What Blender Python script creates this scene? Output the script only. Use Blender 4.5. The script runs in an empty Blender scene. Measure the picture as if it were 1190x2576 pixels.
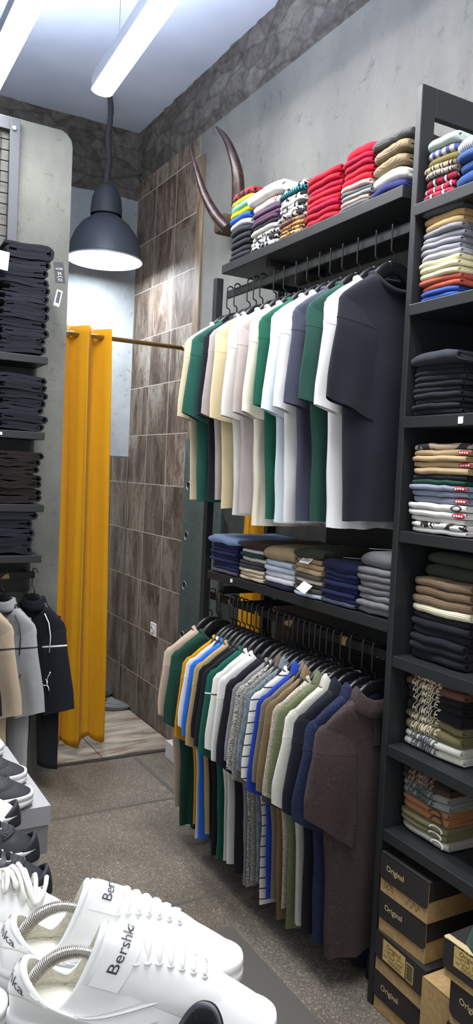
import bpy, bmesh, math, random
from mathutils import Vector, Matrix, noise
PI = math.pi
sc = bpy.context.scene
COL = sc.collection
rnd = random.Random(7)

# ------------------------------------------------------------------ camera
F, W_, H_ = 1950.0, 1190, 2576
YAW, PIT, ROL, EYE = math.radians(29.5), math.radians(2.8), math.radians(2.6), 1.63
fw = Vector((math.sin(YAW)*math.cos(PIT), math.cos(YAW)*math.cos(PIT), -math.sin(PIT)))
r0 = Vector((math.cos(YAW), -math.sin(YAW), 0)); u0 = r0.cross(fw)
RT = r0*math.cos(ROL) + u0*math.sin(ROL)
UP = -r0*math.sin(ROL) + u0*math.cos(ROL)
EYEP = Vector((0, 0, EYE))
def ray(px, py): return RT*((px-595)/F) - UP*((py-1288)/F) + fw
def at(px, py, axis, val):
    """the point of the world plane axis=val that is seen at a photograph pixel"""
    d = ray(px, py); t = (val-EYEP[axis])/d[axis]
    return EYEP + d*t
cam = bpy.data.cameras.new('camera'); co = bpy.data.objects.new('camera', cam); COL.objects.link(co)
cam.sensor_fit = 'VERTICAL'; cam.sensor_height = 36; cam.lens = 36*F/H_
cam.clip_start = 0.05
M = Matrix((RT, UP, -fw)).transposed().to_4x4(); M.translation = EYEP
co.matrix_world = M
sc.camera = co

# ------------------------------------------------------------------ colours and materials
def s2l(c): return c/12.92 if c <= .04045 else ((c+.055)/1.055)**2.4
def rgb(h):
    h = h.lstrip('#'); return tuple(s2l(int(h[i:i+2], 16)/255) for i in (0, 2, 4)) + (1,)
MATS = {}
def nm(name):
    m = bpy.data.materials.new(name); m.use_nodes = True
    nt = m.node_tree; b = nt.nodes['Principled BSDF']
    return m, nt, b
def nd(nt, t, **kw):
    n = nt.nodes.new(t)
    for k, v in kw.items():
        if k in n.inputs: n.inputs[k].default_value = v
        else: setattr(n, k, v)
    return n
def ramp(nt, stops, interp='LINEAR'):
    r = nt.nodes.new('ShaderNodeValToRGB'); cr = r.color_ramp; cr.interpolation = interp
    while len(cr.elements) < len(stops): cr.elements.new(.5)
    for e, (p, c) in zip(cr.elements, stops):
        e.position = p; e.color = c if isinstance(c, tuple) else rgb(c)
    return r
def coord(nt, scale=(1, 1, 1), rot=(0, 0, 0), src='Object'):
    tc = nt.nodes.new('ShaderNodeTexCoord'); mp = nt.nodes.new('ShaderNodeMapping')
    mp.inputs['Scale'].default_value = scale; mp.inputs['Rotation'].default_value = rot
    nt.links.new(tc.outputs[src], mp.inputs[0]); return mp
def bump(nt, b, sock, strength=.3, dist=.002):
    bp = nt.nodes.new('ShaderNodeBump'); bp.inputs['Strength'].default_value = strength; bp.inputs['Distance'].default_value = dist
    nt.links.new(sock, bp.inputs['Height']); nt.links.new(bp.outputs[0], b.inputs['Normal']); return bp
def mixc(nt, fac, a, b, mode='MIX'):
    m = nt.nodes.new('ShaderNodeMix'); m.data_type = 'RGBA'; m.blend_type = mode
    for s, v in ((0, fac), (6, a), (7, b)):
        if hasattr(v, 'links') or hasattr(v, 'is_linked'): nt.links.new(v, m.inputs[s])
        else: m.inputs[s].default_value = v if s == 0 else (v if isinstance(v, tuple) else rgb(v))
    return m.outputs[2]
def simple(hexc, rough=.5, metal=0, name=None, spec=.5, coat=0):
    k = ('s', hexc, rough, metal, spec, coat)
    if k in MATS: return MATS[k]
    m, nt, b = nm(name or 'plain'); b.inputs['Base Color'].default_value = rgb(hexc)
    b.inputs['Roughness'].default_value = rough; b.inputs['Metallic'].default_value = metal
    b.inputs['Specular IOR Level'].default_value = spec
    b.inputs['Coat Weight'].default_value = coat
    MATS[k] = m; return m
def emit(hexc, s, name):
    m, nt, b = nm(name); b.inputs['Base Color'].default_value = rgb(hexc)
    b.inputs['Emission Color'].default_value = rgb(hexc); b.inputs['Emission Strength'].default_value = s; return m
def fabric(hexc, kind='plain', hex2='#ffffff', sc_=1.0):
    """procedural cloth: plain jersey, rib, melange, stripe, band, plaid, print, leopard"""
    k = ('f', hexc, kind, hex2, sc_)
    if k in MATS: return MATS[k]
    m, nt, b = nm('cloth_'+kind); L = nt.links
    b.inputs['Roughness'].default_value = .92; b.inputs['Specular IOR Level'].default_value = .12
    b.inputs['Sheen Weight'].default_value = .04; b.inputs['Sheen Roughness'].default_value = .6
    c1, c2 = rgb(hexc), rgb(hex2 if len(hex2) > 2 else '#ffffff')
    mp = coord(nt)
    n1 = nd(nt, 'ShaderNodeTexNoise', Scale=900.0, Detail=1.0); L.new(mp.outputs[0], n1.inputs['Vector'])
    n2 = nd(nt, 'ShaderNodeTexNoise', Scale=18.0, Detail=3.0); L.new(mp.outputs[0], n2.inputs['Vector'])
    dark = tuple(x*.86 for x in c1[:3])+(1,); lite = tuple(min(1, x*1.06) for x in c1[:3])+(1,)
    col = mixc(nt, n1.outputs['Fac'], dark, lite)
    hgt = n2.outputs['Fac']; bs, bd = .35, .006
    if kind == 'rib':
        w = nd(nt, 'ShaderNodeTexWave', Scale=70.0*sc_, Distortion=.6); w.wave_type = 'BANDS'; w.bands_direction = 'X' if hex2 == 'x' else 'Z'
        L.new(mp.outputs[0], w.inputs['Vector']); col = mixc(nt, w.outputs['Fac'], tuple(x*.80 for x in c1[:3])+(1,), lite); hgt = w.outputs['Fac']; bs, bd = .6, .002
    elif kind == 'melange':
        mp2 = coord(nt, (1, 1, 3.2))
        n3 = nd(nt, 'ShaderNodeTexNoise', Scale=150.0*sc_, Detail=3.0, Roughness=.8); L.new(mp2.outputs[0], n3.inputs['Vector'])
        r = ramp(nt, [(.42, c1), (.58, c2)]); L.new(n3.outputs['Fac'], r.inputs[0]); col = r.outputs[0]; hgt = n3.outputs['Fac']; bs, bd = .5, .002
    elif kind == 'slub':
        mp2 = coord(nt, (3.2, 3.2, .35))
        n3 = nd(nt, 'ShaderNodeTexNoise', Scale=110.0*sc_, Detail=3.0, Roughness=.8); L.new(mp2.outputs[0], n3.inputs['Vector'])
        r = ramp(nt, [(.40, c1), (.60, c2)]); L.new(n3.outputs['Fac'], r.inputs[0]); col = r.outputs[0]; hgt = n3.outputs['Fac']; bs, bd = .5, .002
    elif kind in ('stripe', 'band'):
        w = nd(nt, 'ShaderNodeTexWave', Scale=(9.0 if kind == 'stripe' else 14.0)*sc_, Distortion=0.0); w.wave_type = 'BANDS'; w.bands_direction = 'Z' if kind == 'stripe' else 'Y'
        L.new(mp.outputs[0], w.inputs['Vector']); r = ramp(nt, [(0, c2), (.035 if kind == 'stripe' else .5, c1)], 'CONSTANT'); L.new(w.outputs['Fac'], r.inputs[0]); col = r.outputs[0]
    elif kind == 'plaid':
        w = nd(nt, 'ShaderNodeTexWave', Scale=7.0*sc_); w.bands_direction = 'Y'; L.new(mp.outputs[0], w.inputs['Vector'])
        v = nd(nt, 'ShaderNodeTexWave', Scale=9.0*sc_); v.bands_direction = 'X'; L.new(mp.outputs[0], v.inputs['Vector'])
        r1 = ramp(nt, [(0, c1), (.55, c2), (.93, '#e6dcd6')], 'CONSTANT'); L.new(w.outputs['Fac'], r1.inputs[0])
        r2 = ramp(nt, [(0, '#ffffff'), (.6, '#8a8488')], 'CONSTANT'); L.new(v.outputs['Fac'], r2.inputs[0])
        col = mixc(nt, .8, r1.outputs[0], r2.outputs[0], 'MULTIPLY')
    elif kind in ('print', 'leopard'):
        n3 = nd(nt, 'ShaderNodeTexNoise', Scale=34.0*sc_, Detail=2.0, Distortion=1.2); L.new(mp.outputs[0], n3.inputs['Vector'])
        if kind == 'print': r = ramp(nt, [(0, c1), (.5, c2)], 'CONSTANT')
        else: r = ramp(nt, [(0, '#2a211c'), (.40, c1), (.52, c2), (.62, '#39405c')], 'CONSTANT')
        L.new(n3.outputs['Fac'], r.inputs[0]); col = r.outputs[0]
    L.new(col, b.inputs['Base Color']); bump(nt, b, hgt, bs, bd)
    MATS[k] = m; return m

BLACK = simple('#26282a', .42, name='black_painted_board', spec=.4)
HANG = simple('#17181a', .38, name='black_plastic', spec=.5)
CHROME = simple('#c9c6bf', .22, 1, 'chrome')
BRASS = simple('#a8905a', .28, 1, 'worn_brass')
WHITEP = simple('#f2f2f0', .5, name='white_card')

# ------------------------------------------------------------------ mesh building
class MB:
    def __init__(s): s.v = []; s.f = []; s.sm = []
    def add(s, vs, fs, smooth=True):
        o = len(s.v); s.v += [tuple(v) for v in vs]
        for f in fs: s.f.append(tuple(i+o for i in f)); s.sm.append(smooth)
    def box(s, c, size, rz=0, bev=0.0, tilt=None):
        bm = bmesh.new(); bmesh.ops.create_cube(bm, size=1)
        bmesh.ops.scale(bm, vec=size, verts=bm.verts)
        if bev: bmesh.ops.bevel(bm, geom=bm.edges[:], offset=bev, segments=2, affect='EDGES', profile=.5)
        mt = Matrix.Translation(c) @ Matrix.Rotation(rz, 4, 'Z')
        if tilt: mt = mt @ tilt
        bm.transform(mt); s.bm(bm, False)
    def bx(s, x0, x1, y0, y1, z0, z1, bev=.002): s.box(((x0+x1)/2, (y0+y1)/2, (z0+z1)/2), (abs(x1-x0), abs(y1-y0), abs(z1-z0)), 0, bev)
    def bm(s, bm, smooth):
        bm.verts.index_update(); s.add([v.co[:] for v in bm.verts], [[v.index for v in f.verts] for f in bm.faces], smooth); bm.free()
    def grid(s, rows, closed=False, smooth=True, cap0=False, cap1=False):
        n = len(rows[0]); vs = [p for r in rows for p in r]; fs = []
        for i in range(len(rows)-1):
            for j in range(n if closed else n-1):
                k = (j+1) % n; fs.append((i*n+j, i*n+k, (i+1)*n+k, (i+1)*n+j))
        s.add(vs, fs, smooth)
        o = len(s.v)-len(vs)
        if cap0: s.f.append(tuple(o+j for j in range(n-1, -1, -1))); s.sm.append(False)
        if cap1: s.f.append(tuple(o+(len(rows)-1)*n+j for j in range(n))); s.sm.append(False)
    def tube(s, pts, r, n=8, closed=False):
        pts = [Vector(p) for p in pts]; rows = []; m = len(pts)
        ref = None
        for i, p in enumerate(pts):
            t = ((pts[(i+1) % m]-pts[i-1]) if closed else (pts[min(i+1, m-1)]-pts[max(i-1, 0)])).normalized()
            if ref is None:
                ref = t.cross(Vector((0, 0, 1)));
                if ref.length < .1: ref = t.cross(Vector((1, 0, 0)))
            ref = (ref - t*ref.dot(t)).normalized(); b = t.cross(ref)
            rr = r(i/(m-1)) if callable(r) else r
            rows.append([p+ref*(rr*math.cos(a*2*PI/n))+b*(rr*math.sin(a*2*PI/n)) for a in range(n)])
        if closed: rows.append(rows[0])
        s.grid(rows, True, True, not closed, not closed)
    def lathe(s, prof, c=(0, 0, 0), n=32, sx=1, sy=1):
        rows = [[(c[0]+r*sx*math.cos(a*2*PI/n), c[1]+r*sy*math.sin(a*2*PI/n), c[2]+z) for a in range(n)] for r, z in prof]
        s.grid(rows, True)
    def build(s, name, mat, parent=None, fix=True):
        me = bpy.data.meshes.new(name); me.from_pydata(s.v, [], s.f)
        me.polygons.foreach_set('use_smooth', s.sm)
        if fix:
            b = bmesh.new(); b.from_mesh(me); bmesh.ops.recalc_face_normals(b, faces=b.faces); b.to_mesh(me); b.free()
        for m in (mat if isinstance(mat, (list, tuple)) else [mat]): me.materials.append(m)
        me.update()
        o = bpy.data.objects.new(name, me); COL.objects.link(o)
        if parent: o.parent = parent
        return o
def tag(o, label=None, cat=None, group=None, kind=None):
    for k, v in (('label', label), ('category', cat), ('group', group), ('kind', kind)):
        if v: o[k] = v
    return o
def thing(name, label, cat, loc=(0, 0, 0), rz=0, group=None):
    o = bpy.data.objects.new(name, None); o.empty_display_size = .05; COL.objects.link(o)
    o.location = loc; o.rotation_euler = (0, 0, rz); return tag(o, label, cat, group)
def copyobj(src, parent, loc=None):
    c = src.copy(); COL.objects.link(c); c.parent = parent
    if loc is not None: c.location = loc
    return c
ORD = ['topmost', 'second', 'third', 'fourth', 'fifth', 'sixth', 'seventh', 'eighth', 'ninth', 'tenth', 'eleventh', 'twelfth', 'thirteenth', 'fourteenth', 'fifteenth', 'sixteenth', 'seventeenth']
def ns(x, y=0.0, z=0.0): return noise.noise(Vector((x, y, z)))

def text_mesh(txt, size, fn, name, mat, parent, cuts=0, shear=0.0, bold=0.0):
    """lettering as a mesh; fn maps flat letter coordinates (u right, v up) to the surface it lies on"""
    cu = bpy.data.curves.new(name, 'FONT'); cu.body = txt; cu.size = size; cu.align_x = 'CENTER'; cu.align_y = 'CENTER'
    cu.shear = shear; cu.offset = bold; cu.resolution_u = 3
    to = bpy.data.objects.new(name, cu); COL.objects.link(to)
    me = bpy.data.meshes.new_from_object(to.evaluated_get(bpy.context.evaluated_depsgraph_get()))
    bpy.data.objects.remove(to); bpy.data.curves.remove(cu)
    if cuts:
        b = bmesh.new(); b.from_mesh(me); bmesh.ops.triangulate(b, faces=b.faces)
        for _ in range(cuts):
            el = [e for e in b.edges if e.calc_length() > size*.12]
            if el: bmesh.ops.subdivide_edges(b, edges=el, cuts=1); bmesh.ops.triangulate(b, faces=b.faces)
        b.to_mesh(me); b.free()
    for v in me.vertices: v.co = fn(v.co.x, v.co.y)
    me.materials.clear(); me.materials.append(mat); me.update(); me.name = name
    o = bpy.data.objects.new(name, me); COL.objects.link(o); o.parent = parent
    return o
# ------------------------------------------------------------------ room
XW = 1.965           # right wall
YB = 5.02            # back wall of the fitting room
ZC = 3.88            # ceiling
YE = 4.075           # where the tiles of the right wall end
YP = 4.00            # front of the partition on the left
def plaster(name, c1, c2, c3, sc_=1.0, rough=.75):
    m, nt, b = nm(name); L = nt.links
    mp = coord(nt, (1, 1, .55)); mp1 = coord(nt)
    n1 = nd(nt, 'ShaderNodeTexNoise', Scale=1.7*sc_, Detail=8.0, Roughness=.62); L.new(mp.outputs[0], n1.inputs['Vector'])
    n2 = nd(nt, 'ShaderNodeTexNoise', Scale=11.0*sc_, Detail=10.0, Roughness=.7, Distortion=.6); L.new(mp1.outputs[0], n2.inputs['Vector'])
    r = ramp(nt, [(.3, c1), (.5, c2), (.72, c3)]); L.new(n1.outputs['Fac'], r.inputs[0])
    r2 = ramp(nt, [(.30, '#55565a'), (.42, '#ffffff')]); L.new(n2.outputs['Fac'], r2.inputs[0])
    col = mixc(nt, .45, r.outputs[0], r2.outputs[0], 'MULTIPLY')
    L.new(col, b.inputs['Base Color']); b.inputs['Roughness'].default_value = rough; b.inputs['Specular IOR Level'].default_value = .3
    bump(nt, b, n2.outputs['Fac'], .5, .012); return m
def tile_mat():
    m, nt, b = nm('rusty_stone_tile'); L = nt.links
    geo = nt.nodes.new('ShaderNodeNewGeometry'); sp = nt.nodes.new('ShaderNodeSeparateXYZ'); L.new(geo.outputs['Position'], sp.inputs[0])
    def mth(op, a, bb=None):
        n = nt.nodes.new('ShaderNodeMath'); n.operation = op
        for i, v in enumerate((a, bb)):
            if v is None: continue
            if isinstance(v, (int, float)): n.inputs[i].default_value = v
            else: L.new(v, n.inputs[i])
        return n.outputs[0]
    ty = mth('DIVIDE', mth('ADD', sp.outputs['Y'], -YE), .3135); tz = mth('DIVIDE', mth('ADD', sp.outputs['Z'], -.274), .3165)
    def near(t): return mth('LESS_THAN', mth('ABSOLUTE', mth('SUBTRACT', mth('FRACT', mth('ADD', t, .5)), .5)), .007)
    grout = mth('MAXIMUM', near(ty), near(tz))
    cx = nt.nodes.new('ShaderNodeCombineXYZ'); L.new(mth('FLOOR', ty), cx.inputs[0]); L.new(mth('FLOOR', tz), cx.inputs[1])
    wn = nt.nodes.new('ShaderNodeTexWhiteNoise'); L.new(cx.outputs[0], wn.inputs['Vector'])
    off = nt.nodes.new('ShaderNodeVectorMath'); off.operation = 'MULTIPLY_ADD'; L.new(wn.outputs['Color'], off.inputs[0]); off.inputs[1].default_value = (9, 9, 9)
    mp = nt.nodes.new('ShaderNodeMapping'); mp.inputs['Scale'].default_value = (1, 1.6, .5); L.new(geo.outputs['Position'], mp.inputs[0]); L.new(mp.outputs[0], off.inputs[2])
    n1 = nd(nt, 'ShaderNodeTexNoise', Scale=3.4, Detail=10.0, Roughness=.70, Distortion=.9); L.new(off.outputs[0], n1.inputs['Vector'])
    n2 = nd(nt, 'ShaderNodeTexNoise', Scale=14.0, Detail=8.0, Roughness=.75, Distortion=1.6); L.new(off.outputs[0], n2.inputs['Vector'])
    r = ramp(nt, [(.30, '#3a2b20'), (.42, '#625144'), (.52, '#867869'), (.70, '#a9a39a')]); L.new(n1.outputs['Fac'], r.inputs[0])
    r2 = ramp(nt, [(.38, '#4a352a'), (.49, '#ffffff')]); L.new(n2.outputs['Fac'], r2.inputs[0])
    c = mixc(nt, .62, r.outputs[0], r2.outputs[0], 'MULTIPLY')
    hs = nt.nodes.new('ShaderNodeHueSaturation'); L.new(c, hs.inputs['Color']); L.new(mth('ADD', mth('MULTIPLY', wn.outputs['Value'], .4), .50), hs.inputs['Value'])
    col = mixc(nt, grout, hs.outputs[0], rgb('#b5aaa0'))
    L.new(col, b.inputs['Base Color']); b.inputs['Roughness'].default_value = .6
    bump(nt, b, n2.outputs['Fac'], .25, .004); return m
def terrazzo():
    m, nt, b = nm('terrazzo'); L = nt.links
    mp = coord(nt)
    v = nd(nt, 'ShaderNodeTexVoronoi', Scale=230.0, Randomness=1.0); L.new(mp.outputs[0], v.inputs['Vector'])
    v2 = nd(nt, 'ShaderNodeTexVoronoi', Scale=150.0, Randomness=1.0); L.new(mp.outputs[0], v2.inputs['Vector'])
    bw = nt.nodes.new('ShaderNodeSeparateColor'); L.new(v.outputs['Color'], bw.inputs[0])
    bw2 = nt.nodes.new('ShaderNodeSeparateColor'); L.new(v2.outputs['Color'], bw2.inputs[0])
    r = ramp(nt, [(0, '#48423b'), (.2, '#706a60'), (.5, '#8b8376'), (.72, '#6c6458'), (.88, '#a89f90')], 'CONSTANT'); L.new(bw.outputs[0], r.inputs[0])
    r2 = ramp(nt, [(0, (0, 0, 0, 1)), (.84, (1, 1, 1, 1))], 'CONSTANT'); L.new(bw2.outputs[0], r2.inputs[0])
    d2 = ramp(nt, [(.42, (1, 1, 1, 1)), (.5, (0, 0, 0, 1))]); L.new(v2.outputs['Distance'], d2.inputs[0])
    mk = nt.nodes.new('ShaderNodeMath'); mk.operation = 'MULTIPLY'; L.new(r2.outputs[0], mk.inputs[0]); L.new(d2.outputs[0], mk.inputs[1])
    d1 = ramp(nt, [(.35, (1, 1, 1, 1)), (.6, (0, 0, 0, 1))]); L.new(v.outputs['Distance'], d1.inputs[0])
    base = mixc(nt, d1.outputs[0], rgb('#787064'), r.outputs[0])
    chip = mixc(nt, bw2.outputs[1], rgb('#b8b2a2'), rgb('#9c907c'))
    c = mixc(nt, mk.outputs[0], base, chip)
    n = nd(nt, 'ShaderNodeTexNoise', Scale=2.2, Detail=5.0); L.new(mp.outputs[0], n.inputs['Vector'])
    rr = ramp(nt, [(.35, '#8b8378'), (.65, '#ffffff')]); L.new(n.outputs['Fac'], rr.inputs[0])
    c = mixc(nt, .55, c, rr.outputs[0], 'MULTIPLY')
    L.new(c, b.inputs['Base Color']); b.inputs['Roughness'].default_value = .62; return m
def floor_tile_mat():
    m, nt, b = nm('stone_floor_tile'); L = nt.links
    mp = coord(nt, (.45, 1.8, 1))
    n1 = nd(nt, 'ShaderNodeTexNoise', Scale=4.5, Detail=9.0, Roughness=.65, Distortion=.9); L.new(mp.outputs[0], n1.inputs['Vector'])
    r = ramp(nt, [(.28, '#5a4a3c'), (.42, '#7d6a58'), (.5, '#9a8f80'), (.64, '#b8ae9c'), (.8, '#8b7d6c')]); L.new(n1.outputs['Fac'], r.inputs[0])
    L.new(r.outputs[0], b.inputs['Base Color']); b.inputs['Roughness'].default_value = .5
    bump(nt, b, n1.outputs['Fac'], .3, .006); return m
PL = plaster('grey_plaster', '#575856', '#6b6c68', '#7c7c76')
PLB = plaster('pale_plaster', '#7f8789', '#959c9e', '#a8adad', 1.4)
PLC = plaster('column_plaster', '#565853', '#6b6c66', '#7e7f77', 1.3)
def stone():
    m, nt, b = nm('rough_stone_blocks'); L = nt.links; mp = coord(nt, (1, 1, 1))
    n0 = nd(nt, 'ShaderNodeTexNoise', Scale=4.0, Detail=3.0); L.new(mp.outputs[0], n0.inputs['Vector'])
    vm = nt.nodes.new('ShaderNodeVectorMath'); vm.operation = 'MULTIPLY_ADD'; L.new(n0.outputs['Color'], vm.inputs[0]); vm.inputs[1].default_value = (.12, .12, .12); L.new(mp.outputs[0], vm.inputs[2])
    mp2 = nt.nodes.new('ShaderNodeMapping'); mp2.inputs['Scale'].default_value = (5.0, 5.0, 9.5); L.new(vm.outputs[0], mp2.inputs[0])
    v = nd(nt, 'ShaderNodeTexVoronoi', Scale=1.0); v.feature = 'DISTANCE_TO_EDGE'; L.new(mp2.outputs[0], v.inputs['Vector'])
    v2 = nd(nt, 'ShaderNodeTexVoronoi', Scale=1.0); L.new(mp2.outputs[0], v2.inputs['Vector'])
    n1 = nd(nt, 'ShaderNodeTexNoise', Scale=16.0, Detail=9.0, Roughness=.7); L.new(mp.outputs[0], n1.inputs['Vector'])
    r = ramp(nt, [(.3, '#45423f'), (.5, '#63605b'), (.72, '#7b7872')]); L.new(n1.outputs['Fac'], r.inputs[0])
    e = ramp(nt, [(0, '#c2c0bc'), (.10, '#ffffff')]); L.new(v.outputs['Distance'], e.inputs[0])
    c = mixc(nt, .8, r.outputs[0], e.outputs[0], 'MULTIPLY')
    sp_ = nt.nodes.new('ShaderNodeSeparateColor'); L.new(v2.outputs['Color'], sp_.inputs[0])
    w = ramp(nt, [(0, '#b5b2ae'), (1, '#ffffff')]); L.new(sp_.outputs[0], w.inputs[0]); c = mixc(nt, .7, c, w.outputs[0], 'MULTIPLY')
    L.new(c, b.inputs['Base Color']); b.inputs['Roughness'].default_value = .9
    ad = nt.nodes.new('ShaderNodeMath'); ad.operation = 'MULTIPLY_ADD'; L.new(e.outputs[0], ad.inputs[0]); ad.inputs[1].default_value = .35; L.new(n1.outputs['Fac'], ad.inputs[2])
    bump(nt, b, ad.outputs[0], .7, .02); return m
ST = stone()
TILE = tile_mat()
def struct(mb, name, mat): return tag(mb.build(name, mat), kind='structure')
# floor
m = MB(); m.bx(-3.2, XW+.12, -1.2, YE-.03, -.12, 0, 0); struct(m, 'floor', terrazzo())
m = MB()
FT = floor_tile_mat()
for i in range(6):
    x1 = XW-.005-i*.46; x0 = x1-.455
    for j, (y0, y1) in enumerate(((YE-.012, 4.52), (4.525, YB-.005))):
        o = .12*j
        m.bx(x0-o, x1-o if i or not j else x1, y0, y1, -.1, .012, .002)
struct(m, 'floor_fitting_room', FT)
m = MB()
JM = simple('#5d5a54', .5, name='floor_joint')
m.bx(1.672, 1.697, -1.2, YE-.03, -.01, .0015, .0005)
for yy, x0 in ((3.43, -.6), (2.56, -.6), (1.64, -.6)): m.bx(x0, 1.672, yy-.009, yy+.009, -.01, .0012, .0004)
m.bx(1.26, 1.385, -1.2, 2.35, -.01, .002, .0006)
struct(m, 'trim_floor_strips', JM)
m = MB(); m.bx(.2, XW, YE-.042, YE-.014, -.02, .008, .001); struct(m, 'trim_threshold', simple('#3a3834', .5, name='dark_threshold'))
# right wall: plaster part and tiled part, back wall, ceiling
m = MB(); m.bx(XW, XW+.12, -1.2, YE, -.1, 3.55, 0); struct(m, 'wall_right', PL)
m = MB(); m.bx(XW, XW+.12, YE, YB+.12, -.1, 3.55, 0); struct(m, 'wall_right_tiled', TILE)
# rough stone frieze below the ceiling
def rough_slab(x, y0, y1, z0, z1, axis):
    m = MB(); rows = []
    n = int((y1-y0)/.045); k = 9
    for i in range(n+1):
        y = y0+(y1-y0)*i/n; row = []
        for j in range(k+1):
            z = z0+(z1-z0)*j/k
            zz = z+(.018*ns(y*5, 3.1) if j == 0 else 0)
            d = .012+.022*abs(ns(y*4.2, z*9))+.012*ns(y*15, z*17)
            if j == 0: d = -.01
            row.append((x-d, y, zz) if axis == 0 else (y, x-d, zz))
        rows.append(row)
    m.grid(rows); return m
m = rough_slab(XW, -1.2, YB, 3.545, ZC, 0); m.bx(XW, XW+.12, -1.2, YB+.12, 3.5501, ZC, 0); struct(m, 'wall_right_frieze', ST)
m = MB(); m.bx(-.3, XW, YB, YB+.12, -.1, ZC, 0); struct(m, 'wall_back', PLB)
m = rough_slab(YB, -.3, XW, 3.42, ZC, 1); struct(m, 'wall_back_frieze', ST)
def ceil_mat():
    m, nt, b = nm('ceiling_paint'); L = nt.links; mp = coord(nt)
    n = nd(nt, 'ShaderNodeTexNoise', Scale=3.0, Detail=5.0); L.new(mp.outputs[0], n.inputs['Vector'])
    r = ramp(nt, [(.3, '#c2cbdb'), (.7, '#d3dceb')]); L.new(n.outputs['Fac'], r.inputs[0]); L.new(r.outputs[0], b.inputs['Base Color'])
    b.inputs['Roughness'].default_value = .9; return m
m = MB(); m.bx(-3.2, XW+.12, -1.2, YB+.12, ZC, ZC+.1, 0); struct(m, 'ceiling', ceil_mat())
# partition between shop and fitting room: rounded top corner
pe = at(163, 950, 1, YP).x
m = MB()
prof = [(-3.1, -.1), (pe, -.1), (pe, 3.26)]
for i in range(1, 9):
    a = i/8*PI/2; prof.append((pe-.07+.07*math.cos(a), 3.26+.08*math.sin(a)+.008*ns(i*1.7)))
for i in range(1, 14): prof.append((pe-.07-i*.2, 3.335+.02*ns(i*2.1)+.004*i))
prof.append((-3.1, 3.36))
rows = [[(x, YP, z) for x, z in prof], [(x, YP+.085, z) for x, z in prof]]
m.grid(rows, True, False, True, True); struct(m, 'wall_partition', PLC)
# wooden corner trim between tiles and plaster
def wood_mat():
    m, nt, b = nm('worn_wood'); L = nt.links; mp = coord(nt, (6, 6, .6))
    n = nd(nt, 'ShaderNodeTexNoise', Scale=6.0, Detail=7.0); L.new(mp.outputs[0], n.inputs['Vector'])
    r = ramp(nt, [(.3, '#4f3f32'), (.55, '#75624e'), (.75, '#9c8d76')]); L.new(n.outputs['Fac'], r.inputs[0]); L.new(r.outputs[0], b.inputs['Base Color'])
    b.inputs['Roughness'].default_value = .6; return m
m = MB(); m.bx(XW-.012, XW-.0005, YE-.075, YE-.002, 1.75, 3.42, .002); struct(m, 'trim_corner', wood_mat())
# full height mirror of the fitting room (edge frame + glass)
MIR, nt, b = nm('mirror_glass'); b.inputs['Base Color'].default_value = (.82, .85, .85, 1); b.inputs['Metallic'].default_value = 1; b.inputs['Roughness'].default_value = .015
mr = thing('wall_mirror', 'tall frameless mirror on the back wall of the fitting room', 'mirror', (1.55, YB, .02))
m = MB(); m.bx(-.55, .405, -.010, -.002, .0, 1.69, .001); m.build('mirror_glass', MIR, mr)
m = MB(); m.bx(.405, .412, -.012, -.002, 0, 1.69, .0008); m.bx(-.55, .412, -.0121, -.002, 1.69, 1.697, .0008); m.build('mirror_edge', simple('#8b8f90', .3, .6, 'mirror_edging'), mr)
# metal panel with round holes against the right wall
m = MB()
py0, py1, pz0, pz1 = 3.60, YE-.004, .02, 1.82
t = thing('perforated_panel', 'dark green-grey upright panel with round holes beside the brown tiles', 'panel', (XW, (py0+py1)/2, 0))
holes = [at(473, 1348, 0, XW-.02), at(463, 1473, 0, XW-.02), at(455, 1595, 0, XW-.02)]
hz = [h.z for h in holes]; hy = sum(h.y for h in holes)/3; step = (hz[0]-hz[2])/2
hzs = [hz[1]+step*k for k in (-3, -2, -1, 0, 1, 2) if .1 < hz[1]+step*k < 1.75]
bm = bmesh.new()
def loop(pts): return [bm.verts.new(p) for p in pts]
yc = (py0+py1)/2; HR = .024
edges = []
def ring(vs):
    return [bm.edges.new((vs[i], vs[(i+1) % len(vs)])) for i in range(len(vs))]
edges += ring(loop([(0, py0-yc, pz0), (0, py1-yc, pz0), (0, py1-yc, pz1), (0, py0-yc, pz1)]))
for z in hzs: edges += ring(loop([(0, hy-yc+HR*math.cos(a*PI/12), z+HR*math.sin(a*PI/12)) for a in range(24)]))
bmesh.ops.triangle_fill(bm, use_beauty=True, use_dissolve=False, edges=edges)
r_ = bmesh.ops.extrude_face_region(bm, geom=bm.faces[:]); bmesh.ops.translate(bm, vec=(-.018, 0, 0), verts=[v for v in r_['geom'] if isinstance(v, bmesh.types.BMVert)])
m.bm(bm, False)
PAN = plaster('panel_paint', '#3f4a49', '#4c5856', '#586462', 2.0, .5)
o = m.build('panel', PAN, t); o.location = (-.003, 0, 0)
for z in hzs:
    m = MB(); m.tube([(-.021, hy-yc+HR*math.cos(a*PI/12), z+HR*math.sin(a*PI/12)) for a in range(24)], .0022, 6, True)
    m.build('hole_rim', simple('#a9adaa', .35, .8, 'bare_metal'), t)
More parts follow.
